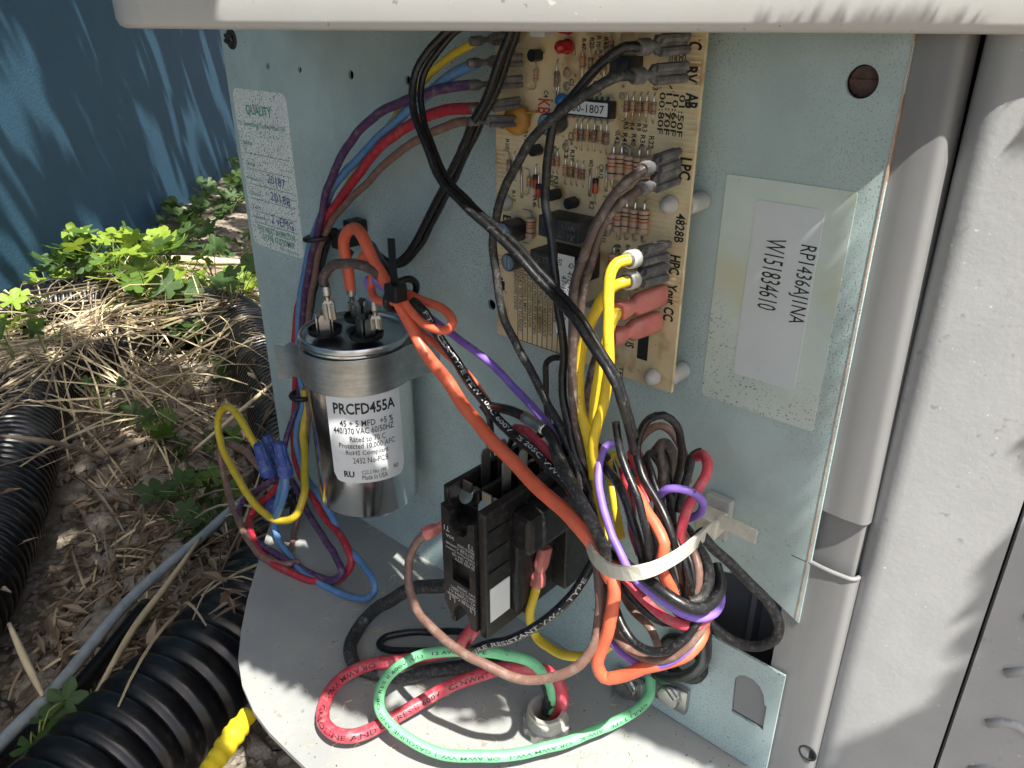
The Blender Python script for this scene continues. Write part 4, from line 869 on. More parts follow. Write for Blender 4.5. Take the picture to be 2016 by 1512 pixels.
for q in [('T1', KX0 + .003, KX0 + .007, .1385, .003), ('T3', KX1 - .0085, KX1 - .0048, .1350, .003), ('30A', KX0 + .004, KX0 + .010, .1345, .0018), ('MADE IN CHINA', KX0 + .012, KX1 - .0045, .1322, .0016), ('ZETTLER Controls', KX0 + .004, KX1 - .0045, .1298, .0018), ('Definite Purpose Contactor', KX0 + .0035, KX1 - .0045, .1274, .0018), ('FLA 25  LRA 150', KX0 + .008, KX1 - .0045, .1250, .0017), ('30 RES 277V', KX0 + .010, KX1 - .0045, .1230, .0016),
          ('24V 50/60', KX0 + .011, KX1 - .0045, .1060, .0017), ('XMC0-321-EBBC', KX0 + .006, KX1 - .0045, .1035, .0019), ('42-102884-51', KX0 + .005, KX1 - .0045, .1010, .0019), ('ZETTLER Controls', KX0 + .0035, KX1 - .0045, .0982, .0023, .03), ('L1', KX0 + .005, KX0 + .009, .0958, .003), ('L3', KX1 - .0085, KX1 - .0048, .0962, .003)]:
    KF(*q)
b.done('white_lettering', m_white, KT)
def kblade(x, y, h=.012, w=.0031):
    b = B(); z = KZ1 - .006; P = [(-w, 0), (w, 0), (w, h - .002), (w * .6, h), (-w * .6, h), (-w, h - .002)]
    P3 = [V((x, y + a * .95, z + c)) for a, c in P]; n_ = V((.0004, 0, 0)); b.add([q + n_ for q in P3] + [q - n_ for q in P3], [(0, 1, 2, 3, 4, 5), (11, 10, 9, 8, 7, 6)] + [(i, 6 + i, 6 + (i + 1) % 6, (i + 1) % 6) for i in range(6)]); b.done('blade_terminal', m_tin, KT)
for x in (-.2312, -.2172):
    for y in (-.064, -.052, -.036): kblade(x, y, .025)
for x, y in ((-.2312, -.078), (-.2172, -.079)):
    b = B(); b.lathe([(.0046, 0), (.0048, .003), (.0042, .005)], (x, y + .004, KZ1 - .004), (0, -.8, .6), 16); b.box((x - .0038, y + .002, KZ1 - .008), (x + .0038, y + .012, KZ1 - .005)); b.lathe([(.0058, 0), (.0058, .001)], (x, y + .005, KZ1 - .005), (0, -.8, .6), 16); b.box((x - .003, y + .001, KZ1 - .001), (x + .003, y + .0018, KZ1 + .006)); b.done('clamp_screw', m_lead, KT, smooth=True, sharp=35)
# ================================================================== wires
def wpath(spec, r=0.0):
    toks = [t.split(',') for t in spec.split()]; k = len(toks)
    deps = [None] * k; pts = [None] * k
    for i, t in enumerate(toks):
        if len(t) > 2 and t[2][0] != 'z': deps[i] = float(t[2]) / 1000
    known = [i for i in range(k) if deps[i] is not None]
    for i, t in enumerate(toks):
        u, v_ = float(t[0]), float(t[1])
        if len(t) > 2 and t[2][0] == 'z': pts[i] = G(u, v_, float(t[2][1:]) / 1000); continue
        if deps[i] is None:
            lo = [j for j in known if j < i]; hi = [j for j in known if j > i]
            if lo and hi: a, c = lo[-1], hi[0]; deps[i] = deps[a] + (deps[c] - deps[a]) * (i - a) / (c - a)
            else: deps[i] = deps[lo[-1]] if lo else deps[hi[0]]
        p = A(u, v_, max(deps[i], r))
        if p.z < r + .0004:
            g = G(u, v_, r + .0004)
            if g.y > -.158: p = g
        pts[i] = p
    return pts
def wrad(pts, w): return w / 2 * (sum(depth(p) for p in pts) / len(pts)) / FPX
PATH = {}
def spade(par, p, d, up, s=1.0, mat=None, L=.016, crimp=True):      # receptacle: crimp barrel, rolled body
    b = B(); d = V(d).normalized(); up = V(up); up = (up - d * up.dot(d)).normalized(); sd_ = d.cross(up)
    p = V(p)
    if crimp: b.lathe([(.0027 * s, -.001), (.0030 * s, 0), (.0030 * s, .004), (.0018 * s, .0052), (.0016 * s, .008)], p, d, 12)
    q = p + d * .0075; w = .0036 * s; t = .0012 * s; ll = L - .0075
    P = [q - up * w * .5 - sd_ * t, q + up * w * .5 - sd_ * t, q + up * w * .5 + sd_ * t * .2, q - up * w * .5 + sd_ * t * .2]
    P2 = [p + d * (.0098) + (x - q) * 1.9 for x in P]; P3 = [p + d * L + (x - q) * 1.9 for x in P]
    v = P + P2 + P3; b.add(v, [(3, 2, 1, 0), (8, 9, 10, 11)] + [(4 * j + i, 4 * j + (i + 1) % 4, 4 * j + 4 + (i + 1) % 4, 4 * j + 4 + i) for j in (0, 1) for i in range(4)])
    for e in (-1, 1): b.tube([p + d * .0098 + up * w * .62 * e + sd_ * t * .4, p + d * L + up * w * .62 * e + sd_ * t * .4], .0017 * s, 8)
    return b.done('spade_terminal', mat or m_tin, par, smooth=True, sharp=40)
def vinyl(par, p, d, up, s=1.0, L=.022):                         # insulated receptacle: flared barrel, flat body
    b = B(); d = V(d).normalized(); up = V(up); up = (up - d * up.dot(d)).normalized(); sd_ = d.cross(up); p = V(p); n = 14; v = []
    st_ = [(-.001, .0034, .0034), (.0, .0040, .0040), (.005, .0034, .0036), (.0072, .0026, .0024), (.0085, .0030, .0026), (.011, .0048, .0028), (L - .001, .0048, .0028), (L, .0044, .0022)]
    for h, a, c in st_:
        for i in range(n):
            t = 2 * math.pi * i / n; ca, sa = math.cos(t), math.sin(t); k = abs(ca) ** .6 * (1 if ca > 0 else -1); j = abs(sa) ** .6 * (1 if sa > 0 else -1)
            v.append(p + d * h + up * a * s * k + sd_ * c * s * j)
    f = [(j * n + i, j * n + (i + 1) % n, (j + 1) * n + (i + 1) % n, (j + 1) * n + i) for j in range(len(st_) - 1) for i in range(n)] + [tuple(range(n - 1, -1, -1)), tuple(range((len(st_) - 1) * n, len(st_) * n))]
    b.add(v, f); return b.done('vinyl_terminal', m_pink, par, smooth=True, sharp=50)
def printed(par, key, s, t0, t1, h, mat, flip=False, side=0.0):    # lettering printed along the insulation
    pth, r = PATH[key]; P = [np.array(p) for p in pth]; seg = [0]
    for a, c in zip(P, P[1:]): seg.append(seg[-1] + np.linalg.norm(c - a))
    vv, ff, mx = tmesh(s, .012); L = seg[-1]; out = []
    for x, y in vv:
        q = x / mx[0]; q = 1 - q if flip else q; sx = L * (t0 + (t1 - t0) * q)
        i = min(max(int(np.searchsorted(seg, sx)) - 1, 0), len(P) - 2); k = (sx - seg[i]) / max(seg[i + 1] - seg[i], 1e-9)
        c = V((P[i] * (1 - k) + P[i + 1] * k).tolist()); t = V((P[min(i + 2, len(P) - 1)] - P[max(i - 1, 0)]).tolist()).normalized()
        n = V((.75, -.55, .55)); n = (n - t * n.dot(t)).normalized(); e = n.cross(t) * (-1 if flip else 1)
        a = (y / mx[1] - .5) * h / r + side
        out.append(c + (n * math.cos(a) + e * math.sin(a)) * (r + .00012))
    return mk('printed_text', out, ff, mat, par)
def wire(name, label, mat, w, spec, n=12, group=None, root=False, cat='wire'):
    raw = wpath(spec); r = wrad(raw, w * .95); raw = wpath(spec, r); P = spline(raw, .0025); sd_ = len(label) * 1.7
    P = [p + np.array(mnoise.noise_vector(V((p[0] * 55 + sd_, p[1] * 55, p[2] * 55)))) * .0008 + np.array(mnoise.noise_vector(V((p[0] * 170, p[1] * 170 + sd_, p[2] * 170)))) * .00022 for p in P]
    par = None
    if root:
        par = empty(name, P[0], label, cat, group); v, f = tube_mesh(P, r, n); mk('insulation', v, f, mat, par, smooth=True, sharp=60)
    else:
        v, f = tube_mesh(P, r, n); par = mk(name, v, f, mat, None, smooth=True, sharp=60, label=label, cat=cat, group=group)
    PATH[label] = (P, r); return par
def out_x(p, dep): return V((p.x, -dep, p.z))
# harness from the board's left terminals, down beside the capacitor
hs = [('yellow_wire', 'yellow wire from the top left terminal of the board', m_yelo, 17, '938,82,40 890,110,38 866,129,36 828,168,34 792,213,31 777,232,30 732,305,26 688,358,23 667,394,21 645,445,19 622,500,17 608,560,15', (1018, 72)),
      ('blue_wire', 'blue wire from the second board terminal, running down beside the capacitor', m_blue, 18, '937,122,40 878,153,38 837,189,36 792,228,34 747,269,31 700,317,28 658,367,26 640,406,24 616,470,22 601,528,20 594,566,18 590,611,17 587,690,16 590,740,16 597,791,18 586,836,22 583,872,25 592,911,29 608,949,34 636,986,40 664,1038,46 686,1080,52 714,1113,56 736,1144,60 739,1163,62 722,1177,64 678,1172,66 639,1152,68 600,1130,68 567,1091,66 550,1066,64 542,1038,60 544,1002,56 553,961,52 560,936,50', (1026, 118)),
      ('purple_wire', 'dark purple wire arching from the third board terminal', m_pur, 18, '938,166,40 860,178,40 792,201,40 735,230,38 697,272,36 664,326,33 643,376,30 628,442,27 622,471,25 614,499,23 605,555,20 599,600,18 595,634,17 592,700,16 590,750,16 586,794,18 572,836,24 561,872,30 558,905,34', (1026, 160)),
      ('red_wire', 'red wire from the fourth board terminal beside the mustard varistor', m_red, 19, '940,211,40 884,216,38 831,233,36 771,269,34 732,308,31 697,355,28 664,400,25 640,436,23 615,500,15 600,570,13 585,611,12 580,690,12 583,760,12 578,830,16 578,872,20 581,905,26 592,936,30 606,958,36 639,1019,44 667,1052,50 686,1086,55 692,1108,57 678,1133,60 656,1144,62 622,1144,64 578,1130,64 539,1111,62 511,1086,60 494,1047,56 494,1016,54 511,991,52 533,972,50 550,952,48', (1020, 202)),
      ('brown_wire', 'thin brown wire arching from the lowest left board terminal', m_brnl, 16, '935,237,40 896,242,38 851,260,36 801,290,34 756,323,31 718,364,28 682,400,26 646,448,23 630,487,21 619,544,19 608,611,17 603,690,15 604,760,15 606,836,18 604,877,22 600,940,28 592,1002,36 581,1044,44 572,1086,54', (1012, 238))]
for nm, lb_, mt, w, sp, tb in hs:
    par = wire(nm, lb_, mt, w * .84, sp, root=True); p = V(PATH[lb_][0][0]); q = PB(*tb, .006)
    spade(par, p + (p - q) * .12, q - p, (0, 0, 1), .68, m_grey, (q - p).length + .003)
wire('black_wire', 'short black wire tucked behind the harness tie', m_black, 16, '660,455,18 646,476,16 637,505,15 626,546,13 614,590,12 606,640,11')
# loops by the blue connectors
wire('yellow_wire', 'yellow wire looped wide out over the straw beside the blue connectors', m_yelo, 15.5, '600,765,16 602,808,17 597,849,22 599,891,30 600,936,40 597,980,50 586,1011,56 567,1024,60 539,1022,62 511,1002,62 483,966,60 456,919,55 436,877,50 428,836,46 436,808,44 450,802,44 472,824,45 489,852,46 503,878,46 518,910,46 531,938,46')
wire('purple_wire', 'dark purple wire looped under the blue connectors', m_pur, 14, '545,940,48 511,963,52 478,988,55 469,1016,57 492,1058,60 525,1080,63 567,1105,66 617,1133,67 656,1141,66 674,1127,64 660,1094,60 636,1058,54 606,1008,46 589,974,42 572,944,40')
wire('brown_wire', 'brown wire looped left of the blue connectors', m_brnl, 14, '520,930,44 508,919,44 483,891,42 461,877,42 440,874,43 433,891,44 439,924,47 450,974,52 467,1019,56 492,1066,60 525,1102,63 556,1112,65 590,1108,64')
wire('blue_wire', 'short blue wire hanging out of the front blue connector', m_blue, 16, '560,925,58 562,950,60 556,985,62 545,1015,62 540,1040,60')
def wirenut(u0, v0, u1, v1, d0, d1, label, wpx=31):
    p0, p1 = A(u0, v0, d0 / 1000), A(u1, v1, d1 / 1000); ax = p1 - p0; L = ax.length; ax = ax / L; r = wpx / 2 * depth(p0) / FPX; n = 36; e1 = ax.orthogonal().normalized(); e2 = ax.cross(e1); v = []; f = []
    pr = [(.3, 0), (.62, .02), (.72, .07), (.8, .3), (.9, .66), (1.0, .72), (1.04, .95), (.98, 1.0), (.75, 1.0), (.7, .9)]
    for k, (q, h) in enumerate(pr):
        for i in range(n):
            a = 2 * math.pi * i / n; g = 1 - (.10 if (i // 2) % 2 and 1 <= k <= 4 else 0); v.append(p0 + ax * L * h + (e1 * math.cos(a) + e2 * math.sin(a)) * r * q * g)
    for j in range(len(pr) - 1):
        for i in range(n): f.append((j * n + i, j * n + (i + 1) % n, (j + 1) * n + (i + 1) % n, (j + 1) * n + i))
    f += [tuple(range(n - 1, -1, -1)), tuple(range((len(pr) - 1) * n, len(pr) * n))]
    mk('wire_connector', v, f, m_nut, smooth=True, sharp=25, label=label, cat='wire connector', group='blue twist-on wire connectors')
wirenut(508, 873, 529, 933, 66, 62, 'dark blue twist-on connector on the end of the looped yellow wire')
wirenut(549, 871, 563, 934, 68, 66, 'pale-topped blue twist-on connector nearest the capacitor')
wirenut(524, 857, 545, 912, 52, 52, 'blue twist-on connector behind the two others', 28)
wirenut(541, 978, 532, 1018, 46, 50, 'blue twist-on connector hanging below the others', 32)
b = B(); random.seed(8); c = A(575, 985, .036)
for k in range(9):
    P = [c + V((random.uniform(-.012, .012), random.uniform(-.006, .006), random.uniform(-.012, .012))) for _ in range(4)]; b.tube(spline(P, .004), .0009, 6)
b.done('tangled_wire_ends', m_tieblack, smooth=True, label='tangle of thin dark wire ends beside the capacitor foot', cat='wire tangle')
# orange, brown, purple leads of the capacitor
par = wire('orange_wire', 'thick orange wire arching from the capacitor down to the wire bundle', m_org, 27, '690,570,40 685,532,40 678,487,40 680,465,41 693,449,43 709,458,47 722,483,50 736,514,52 754,546,54 774,577,56 794,611,57 819,658,58 844,703,59 875,742,60 910,795,62 960,858,66 1010,912,70 1060,960,74 1110,1005,78 1150,1048,80 1180,1095,80 1205,1140,78', root=True)
spade(par, A(691, 568, .040), A(697, 622, .038) - A(691, 568, .040), (1, 0, 0), .9, m_tin, .015)
par = wire('brown_wire', 'grey brown wire arching over the capacitor terminals', m_brn, 21, '640,566,62 635,553,62 641,537,61 659,521,60 691,519,58 722,526,56 745,541,55 770,570,52 800,600,48', root=True)
spade(par, A(641, 566, .062), V((0, .06, -1)), (.6, .6, 0), .95, m_tin, .019)
par = wire('violet_wire', 'long violet wire running from the capacitor to the wire bundle', m_purl, 16, '736,596,42 733,575,42 722,556,44 728,548,46 748,562,48 767,575,49 800,594,46 845,624,42 889,656,40 940,693,40 979,727,41 1019,769,43 1053,806,46 1080,838,50 1095,870,55 1112,920,60 1150,985,64', root=True)
spade(par, A(736, 596, .042), V((0, .05, -1)), (.6, .6, 0), .9, m_tin, .016); printed(par, 'long violet wire running from the capacitor to the wire bundle', 'AWM 105C 600V', .12, .24, .002, m_white); 
wire('orange_wire', 'thin orange wire looped beside the black tie', m_org, 18, '707,516,36 716,503,37 727,501,40 735,520,44 732,548,47 731,568,49 738,586,52 756,595,55 775,590,57 790,582,58 806,608,59 830,634,59 857,648,58 880,648,56 891,634,54 880,616,52 853,600,50 830,591,50 800,575,50 775,560,48')
wire('orange_wire', 'thin dark orange wire behind the printed black wire', m_org, 16, '785,610,42 820,648,42 860,680,42 900,716,42 930,748,42 960,790,42 985,835,44 1005,855,48')
par = wire('black_wire', 'black wire with white type markings beside the thick orange wire', m_black, 22, '812,591,56 835,615,56 857,652,55 880,687,54 900,714,54 926,756,56 953,792,58 993,838,62 1032,873,66 1072,910,70 1101,939,72 1140,985,74 1165,1030,76 1190,1090,76', root=True)
printed(par, 'black wire with white type markings beside the thick orange wire', 'FT1  CSA TYPE TEW 105C 600V   IS 205C VW-1 600V', .06, .88, .0022, m_white)
wire('black_wire', 'black wire hidden behind the black tie', m_black, 20, '731,483,20 740,500,26 763,530,36 785,565,46 815,600,48 850,640,46')
# paired black leads
wire('black_wire', 'front wire of the black pair slanting down from the cover behind the harness', m_black, 15, '1007,50,46 971,159,44 932,242,40 884,347,30 843,427,20 816,480,16 797,506,15 780,517,15 763,514,16 740,496,18 728,478,19')
wire('black_wire', 'rear wire of the black pair slanting down from the cover behind the harness', m_black, 15, '1021,50,40 984,159,39 945,242,36 897,347,26 856,427,17 829,480,13 808,508,12 788,521,12 768,520,12 745,505,14 732,488,15')
wire('black_wire', 'outer wire of the glossy black pair looping from the cover to the bundle', m_black, 17, '905,50,50 884,60,52 846,97,56 822,135,59 814,183,62 819,230,64 837,284,66 863,347,67 902,391,68 950,437,69 1004,487,70 1047,536,70 1091,586,71 1135,634,72 1165,680,72 1191,722,72 1212,760,72 1229,808,70 1240,850,66 1246,890,62')
wire('black_wire', 'inner wire of the glossy black pair looping from the cover to the bundle', m_black, 15, '925,50,47 900,62,48 862,100,51 837,140,54 829,185,57 833,232,59 850,284,61 877,345,63 914,385,64 948,420,65 1016,480,66 1060,530,67 1104,580,68 1148,630,69 1177,676,69 1202,720,69 1222,762,68 1238,812,66 1250,860,62')
lbC = 'black wire from the board terminal marked C'; par = wire('black_wire', lbC, m_black, 19, '1262,92,44 1233,92,47 1200,112,49 1174,132,50 1148,162,52 1126,193,53 1100,221,54 1090,245,54 1084,276,54 1078,313,54 1074,357,54 1071,390,54 1078,430,55 1087,485,56 1095,568,58 1104,634,60 1109,690,60 1109,745,60 1112,790,61 1120,830,62 1128,880,63 1146,925,64 1160,965,64', root=True)
p = V(PATH[lbC][0][0]); spade(par, p, PB(1352, 84, .004) - p, (0, 0, 1), 1.0, m_grey, (PB(1352, 84, .004) - p).length)
lbR = 'black wire from the board terminal marked RV'; par = wire('black_wire', lbR, m_blackd, 19, '1250,148,44 1222,148,48 1189,162,52 1157,182,55 1124,204,57 1091,230,58 1063,258,58 1043,282,58 1021,319,58 999,359,58 986,390,58 975,437,57 969,481,56 972,514,55 982,579,54 993,630,54 1011,668,54 1032,706,55 1059,759,57 1085,806,59 1112,859,62 1138,912,64 1149,965,64', root=True)
p = V(PATH[lbR][0][0]); spade(par, p, PB(1350, 141, .004) - p, (0, 0, 1), 1.0, m_grey, (PB(1350, 141, .004) - p).length)
for nm, tb, sp in (('upper brown wire of the pair leaving the LPC terminals', (1334, 309), '1268,332,44 1237,353,50 1205,389,54 1178,433,57 1157,481,59 1141,525,60 1131,568,61 1126,634,62 1125,693,62 1125,745,62 1130,798,62 1138,851,62 1149,904,62 1160,960,60'),
                   ('lower brown wire of the pair leaving the LPC terminals', (1333, 345), '1262,370,44 1222,400,48 1198,424,51 1178,464,53 1163,516,54 1150,560,55 1142,620,56 1140,680,56 1139,740,55 1141,800,54 1146,850,54 1156,905,54')):
    par = wire('brown_wire', nm, m_brn, 20, sp, root=True); p = V(PATH[nm][0][0]); q = PB(*tb, .004); spade(par, p, q - p, (0, 0, 1), 1.0, m_grey, (q - p).length)
for nm, tb, sp in (('yellow wire from the upper terminal marked HPC', (1312, 492), '1238,511,50 1215,518,54 1203,536,57 1199,565,59 1197,619,62 1198,678,64 1198,738,65 1190,785,65 1174,838,66 1168,875,66 1170,930,64'),
                   ('yellow wire from the lower terminal marked HPC', (1310, 534), '1236,553,48 1213,560,52 1189,581,54 1170,615,55 1154,659,56 1142,708,57 1138,759,58 1143,798,59 1154,845,61 1164,891,62 1170,944,62')):
    par = wire('yellow_wire', nm, m_yel, 23, sp, root=True); p = V(PATH[nm][0][0]); q = PB(*tb, .004); spade(par, p, q - p, (0, 0, 1), 1.1, m_grey, (q - p).length)
    b = B(); b.lathe([(.0036, -.001), (.0038, 0), (.0037, .004), (.003, .005)], p, q - p, 14); b.done('crimp_sleeve', m_ny2, par, smooth=True)
for nm, tb, sp, mt in (('yellow wire in the pink terminal marked Yout', (1306, 580), '1218,610,48 1207,631,52 1198,660,55 1186,700,57 1178,745,58 1170,790,58 1164,838,58 1166,890,58', m_yel),
                       ('brown wire in the lower pink terminal marked CC', (1296, 632), '1206,664,44 1190,684,44 1175,705,44 1163,745,45 1156,790,48 1158,840,50 1166,900,54', m_brn)):
    par = wire('yellow_wire' if mt is m_yel else 'brown_wire', nm, mt, 20, sp, root=True); p = V(PATH[nm][0][0]); q = PB(*tb, .003); vinyl(par, p + (q - p) * .02, q - p, (0, 0, 1), .98, (q - p).length)
wire('black_wire', 'stiff black jumper bent square below the board', m_black, 13, '1140,706,18 1110,703,20 1092,704,20 1078,712,20 1074,740,20 1073,790,20 1080,835,22')
par = wire('black_wire', 'looped black wire with silver heat-shrink beside the violet wire', m_black, 22, '969,800,58 985,802,60 1006,809,62 1030,822,63 1052,836,64 1080,854,66 1096,880,68 1112,925,70 1135,970,72 1165,1040,74 1180,1080,74', root=True)
P_, r_ = PATH['looped black wire with silver heat-shrink beside the violet wire']; i_ = min(range(len(P_)), key=lambda i: (V(P_[i]) - A(1052, 836, .064)).length)
b = B(); b.tube([V(p) for p in P_[i_ - 3:i_ + 4]], r_ * 1.12, 12); b.done('heat_shrink', m_tin, par, smooth=True)
wire('black_wire', 'thick dusty grey wire beside the orange wire above the tie', m_blackd, 26, '1090,880,64 1096,900,70 1112,931,76 1138,976,80 1160,1020,82 1180,1065,82 1195,1100,80')
wire('pink_wire', 'short faded pink wire beside the printed black wire', m_redp, 18, '1014,842,56 1038,848,58 1059,868,60 1085,901,62 1100,930,62 1125,970,62', cat='wire')
wire('black_wire', 'black wire between the yellow wires and the violet loop', m_black, 18, '1109,790,48 1118,840,50 1130,890,54 1150,950,58 1175,1010,62 1195,1070,62')
# lead on the contactor's rear blade
par = wire('black_wire', 'short dark wire standing on a rear contactor blade', m_blackd, 13, '948,798,46 962,820,44 968,850,42 967,872,41', root=True); p = V(PATH['short dark wire standing on a rear contactor blade'][0][-1]); spade(par, p, (0, 0, -1), (0, 1, 0), .9, m_tin, .014)
par = wire('blue_wire', 'short lead in a pale blue sleeve on a contactor blade', m_black, 14, '1016,850,44 1006,870,42 998,888,40', root=True); p = V(PATH['short lead in a pale blue sleeve on a contactor blade'][0][-1]); b = B(); b.lathe([(.0022, -.002), (.0038, .002), (.0042, .006), (.0042, .013), (.0036, .015)], p, (0, 0, -1), 14); b.done('sleeve', M('pale_blue_sleeve', (.24, .38, .46), .35, trans=.2), par, smooth=True, sharp=40)
# the tied bundle
bw = [('black_wire', 'black wire looped upright at the top of the bundle', m_black, 17, '1348,1170,62 1341,1124,66 1326,1069,68 1307,1017,66 1285,973,63 1263,928,60 1254,891,58 1263,847,56 1280,824,54 1307,817,52 1330,834,48 1342,873,44 1340,915,42 1332,950,42 1325,990,44'),
      ('black_wire', 'black wire with a pale dusty end rising from the bundle', m_black, 17, '1211,830,66 1214,855,67 1219,880,68 1233,921,70 1256,976,73 1270,1032,75 1278,1087,75 1290,1130,72'),
      ('black_wire', 'black wire bent over inside the left of the bundle', m_black, 19, '1180,905,58 1193,921,62 1222,958,68 1244,1021,72 1259,1069,73 1266,1110,72'),
      ('black_wire', 'dark wire just behind the upright loop in the bundle', m_black, 15, '1275,900,50 1285,935,54 1300,985,58 1315,1030,60 1330,1075,60'),
      ('dusty_wire', 'dusty brown wire arched behind the upright black loop', m_brnl, 17, '1250,880,40 1275,848,38 1300,838,36 1320,848,34 1334,868,33 1350,905,33 1355,950,35'),
      ('grey_wire', 'dusty grey wire standing at the right of the bundle', m_blackd, 18, '1382,890,30 1366,896,33 1357,930,36 1345,965,40 1335,1010,44'),
      ('red_wire', 'bright red wire bent over at the right top of the bundle', m_redp, 22, '1375,900,34 1388,896,38 1393,925,44 1376,965,50 1354,1002,54 1340,1039,57 1337,1075,58 1346,1115,58'),
      ('red_wire', 'dark red wire inside the middle of the bundle', m_red, 18, '1226,925,56 1236,960,60 1243,1000,63 1246,1040,64 1262,1090,64'),
      ('red_wire', 'thin red wire just left of the upright black loop', m_redp, 14, '1240,890,52 1258,925,58 1268,960,62 1276,990,64'),
      ('violet_wire', 'violet wire curling at the right of the bundle', m_purl, 17, '1300,972,58 1316,962,59 1338,962,58 1365,971,55 1383,990,50 1379,1012,46 1357,1024,44'),
      ('violet_wire', 'violet wire running the length of the bundle under the tie', m_purl, 17, '1213,874,56 1198,874,58 1185,892,62 1180,936,68 1189,1002,74 1204,1058,78 1226,1099,80 1248,1136,80 1285,1173,79 1330,1202,76 1374,1217,70 1407,1206,62 1422,1182,54 1420,1150,48'),
      ('violet_wire', 'violet wire sagging under the bottom of the bundle', m_purl, 16, '1172,1090,56 1178,1140,58 1185,1190,62 1194,1235,68 1206,1264,72 1232,1293,74 1267,1311,75 1307,1309,74 1350,1284,70 1374,1247,64 1385,1222,58'),
      ('red_wire', 'red wire sagging just under the lower violet wire', m_redp, 20, '1215,1120,70 1259,1171,73 1300,1209,74 1341,1231,72 1374,1231,66 1400,1210,60'),
      ('black_wire', 'thick black wire sagging below the white tie', m_black, 25, '1205,1085,74 1230,1110,77 1259,1130,79 1300,1162,80 1341,1188,78 1381,1198,72 1409,1182,64 1419,1155,57 1410,1110,50'),
      ('grey_wire', 'thick dusty grey wire curving down the right of the bundle', m_blackd, 24, '1350,1040,46 1374,1076,52 1394,1113,57 1397,1145,60 1384,1176,64 1360,1185,68'),
      ('brown_wire', 'brown wire beside the dusty grey curve in the bundle', m_brnl, 18, '1345,1050,54 1365,1084,58 1374,1113,61 1375,1150,63 1366,1175,65'),
      ('orange_wire', 'orange wire doubled over in the middle of the bundle', m_org, 24, '1248,945,58 1259,973,64 1275,1008,69 1295,1042,72 1307,1070,74 1304,1096,75 1306,1124,73 1322,1160,69 1338,1190,64'),
      ('black_wire', 'glossy black wire forming the lowest loop of the bundle', m_black, 20, '1196,1120,70 1205,1169,74 1219,1217,78 1245,1262,80 1285,1284,80 1322,1275,77 1352,1250,72 1380,1215,66'),
      ('brown_wire', 'brown wire sagging below the lowest black loop', m_brnl, 19, '1180,1100,60 1184,1150,63 1192,1200,66 1208,1243,71 1238,1277,74 1285,1298,75 1330,1290,73 1365,1258,68 1388,1222,62'),
      ('black_wire', 'black wire crossing inside the lower bundle', m_black, 20, '1208,1100,66 1222,1138,70 1248,1180,72 1278,1211,72 1306,1226,70 1335,1225,64'),
      ('brown_wire', 'pinkish brown wire end curling inside the lower bundle', m_brnl, 17, '1215,1110,54 1225,1155,56 1240,1190,58 1258,1214,62 1279,1236,64 1290,1258,65 1293,1275,64'),
      ('black_wire', 'slim black wire down the middle right of the bundle', m_black, 13, '1330,1060,64 1345,1100,66 1356,1140,67 1362,1172,66'),
      ('black_wire', 'slim black wire beside the brown wire in the bundle', m_black, 13, '1348,1080,60 1360,1110,62 1366,1145,64 1358,1178,66'),
      ('brown_wire', 'brown wire down the left edge of the bundle', m_brn, 18, '1165,960,58 1175,1030,64 1180,1090,70 1186,1150,72 1195,1200,72 1215,1240,70'),
      ('yellow_wire', 'yellow wire inside the left of the bundle', m_yelo, 17, '1200,905,50 1203,940,56 1208,985,60 1215,1025,62 1222,1060,62'),
      ('yellow_wire', 'yellow wire continuing down behind the violet loop', m_yelo, 17, '1168,945,58 1178,985,60 1188,1030,62 1196,1070,63'),
      ('red_wire', 'dark red wire at the bottom right of the bundle', m_red, 20, '1330,1200,50 1360,1235,54 1375,1260,55 1388,1230,50 1395,1190,44'),
      ('orange_wire', 'orange wire bent square under the bundle', m_org, 28, '1196,1095,74 1206,1130,78 1210,1175,81 1199,1222,83 1184,1272,84 1177,1312,84 1190,1333,82 1225,1330,79 1270,1314,76 1315,1303,72 1352,1288,66 1380,1255,58 1385,1215,50'),
      ('black_wire', 'thick black wire looped out over the dark opening', m_blackd, 22, '1375,1045,34 1400,1075,32 1433,1106,30 1478,1150,27 1515,1191,25 1534,1228,24 1525,1260,25 1493,1274,27 1452,1266,30 1419,1247,33 1385,1220,36'),
      ('black_wire', 'thick black wire curving into the bushing in the lower plate', m_black, 24, '1388,1235,40 1390,1270,36 1384,1302,30 1360,1324,22 1325,1333,14 1290,1328,6'),
      ('black_wire', 'black wire at the back of the bundle', m_black, 20, '1290,890,36 1310,930,40 1320,980,44 1325,1040,46 1350,1100,46 1372,1150,46'),
      ('brown_wire', 'reddish brown wire at the back of the bundle', m_brn, 22, '1300,880,38 1306,930,42 1300,980,46 1296,1040,50 1310,1100,52 1330,1160,54'),
      ('black_wire', 'black wire at the left back of the bundle', m_black, 20, '1245,905,48 1255,960,52 1270,1020,54 1290,1090,56 1315,1160,56 1345,1200,52')]
def hook(sp):                      # no cut ends at the top of the bundle: the wire doubles back behind
    t = sp.split(); u, v_, d_ = (float(x) for x in t[0].split(','))
    return f'{u + 30:.0f},{v_ + 62:.0f},{max(d_ - 18, 14):.0f} {u + 25:.0f},{v_ + 18:.0f},{max(d_ - 13, 16):.0f} {u + 11:.0f},{v_ - 8:.0f},{d_ - 5:.0f} ' + sp
for nm, lb_, mt, w, sp in bw:
    if any(k in lb_ for k in ('at the back of', 'left back of', 'just behind the upright', 'thin red wire', 'dark red wire inside', 'yellow wire inside', 'bent over inside the left')): sp = hook(sp)
    wire(nm, lb_, mt, w, sp, group='wires tied in the bundle')
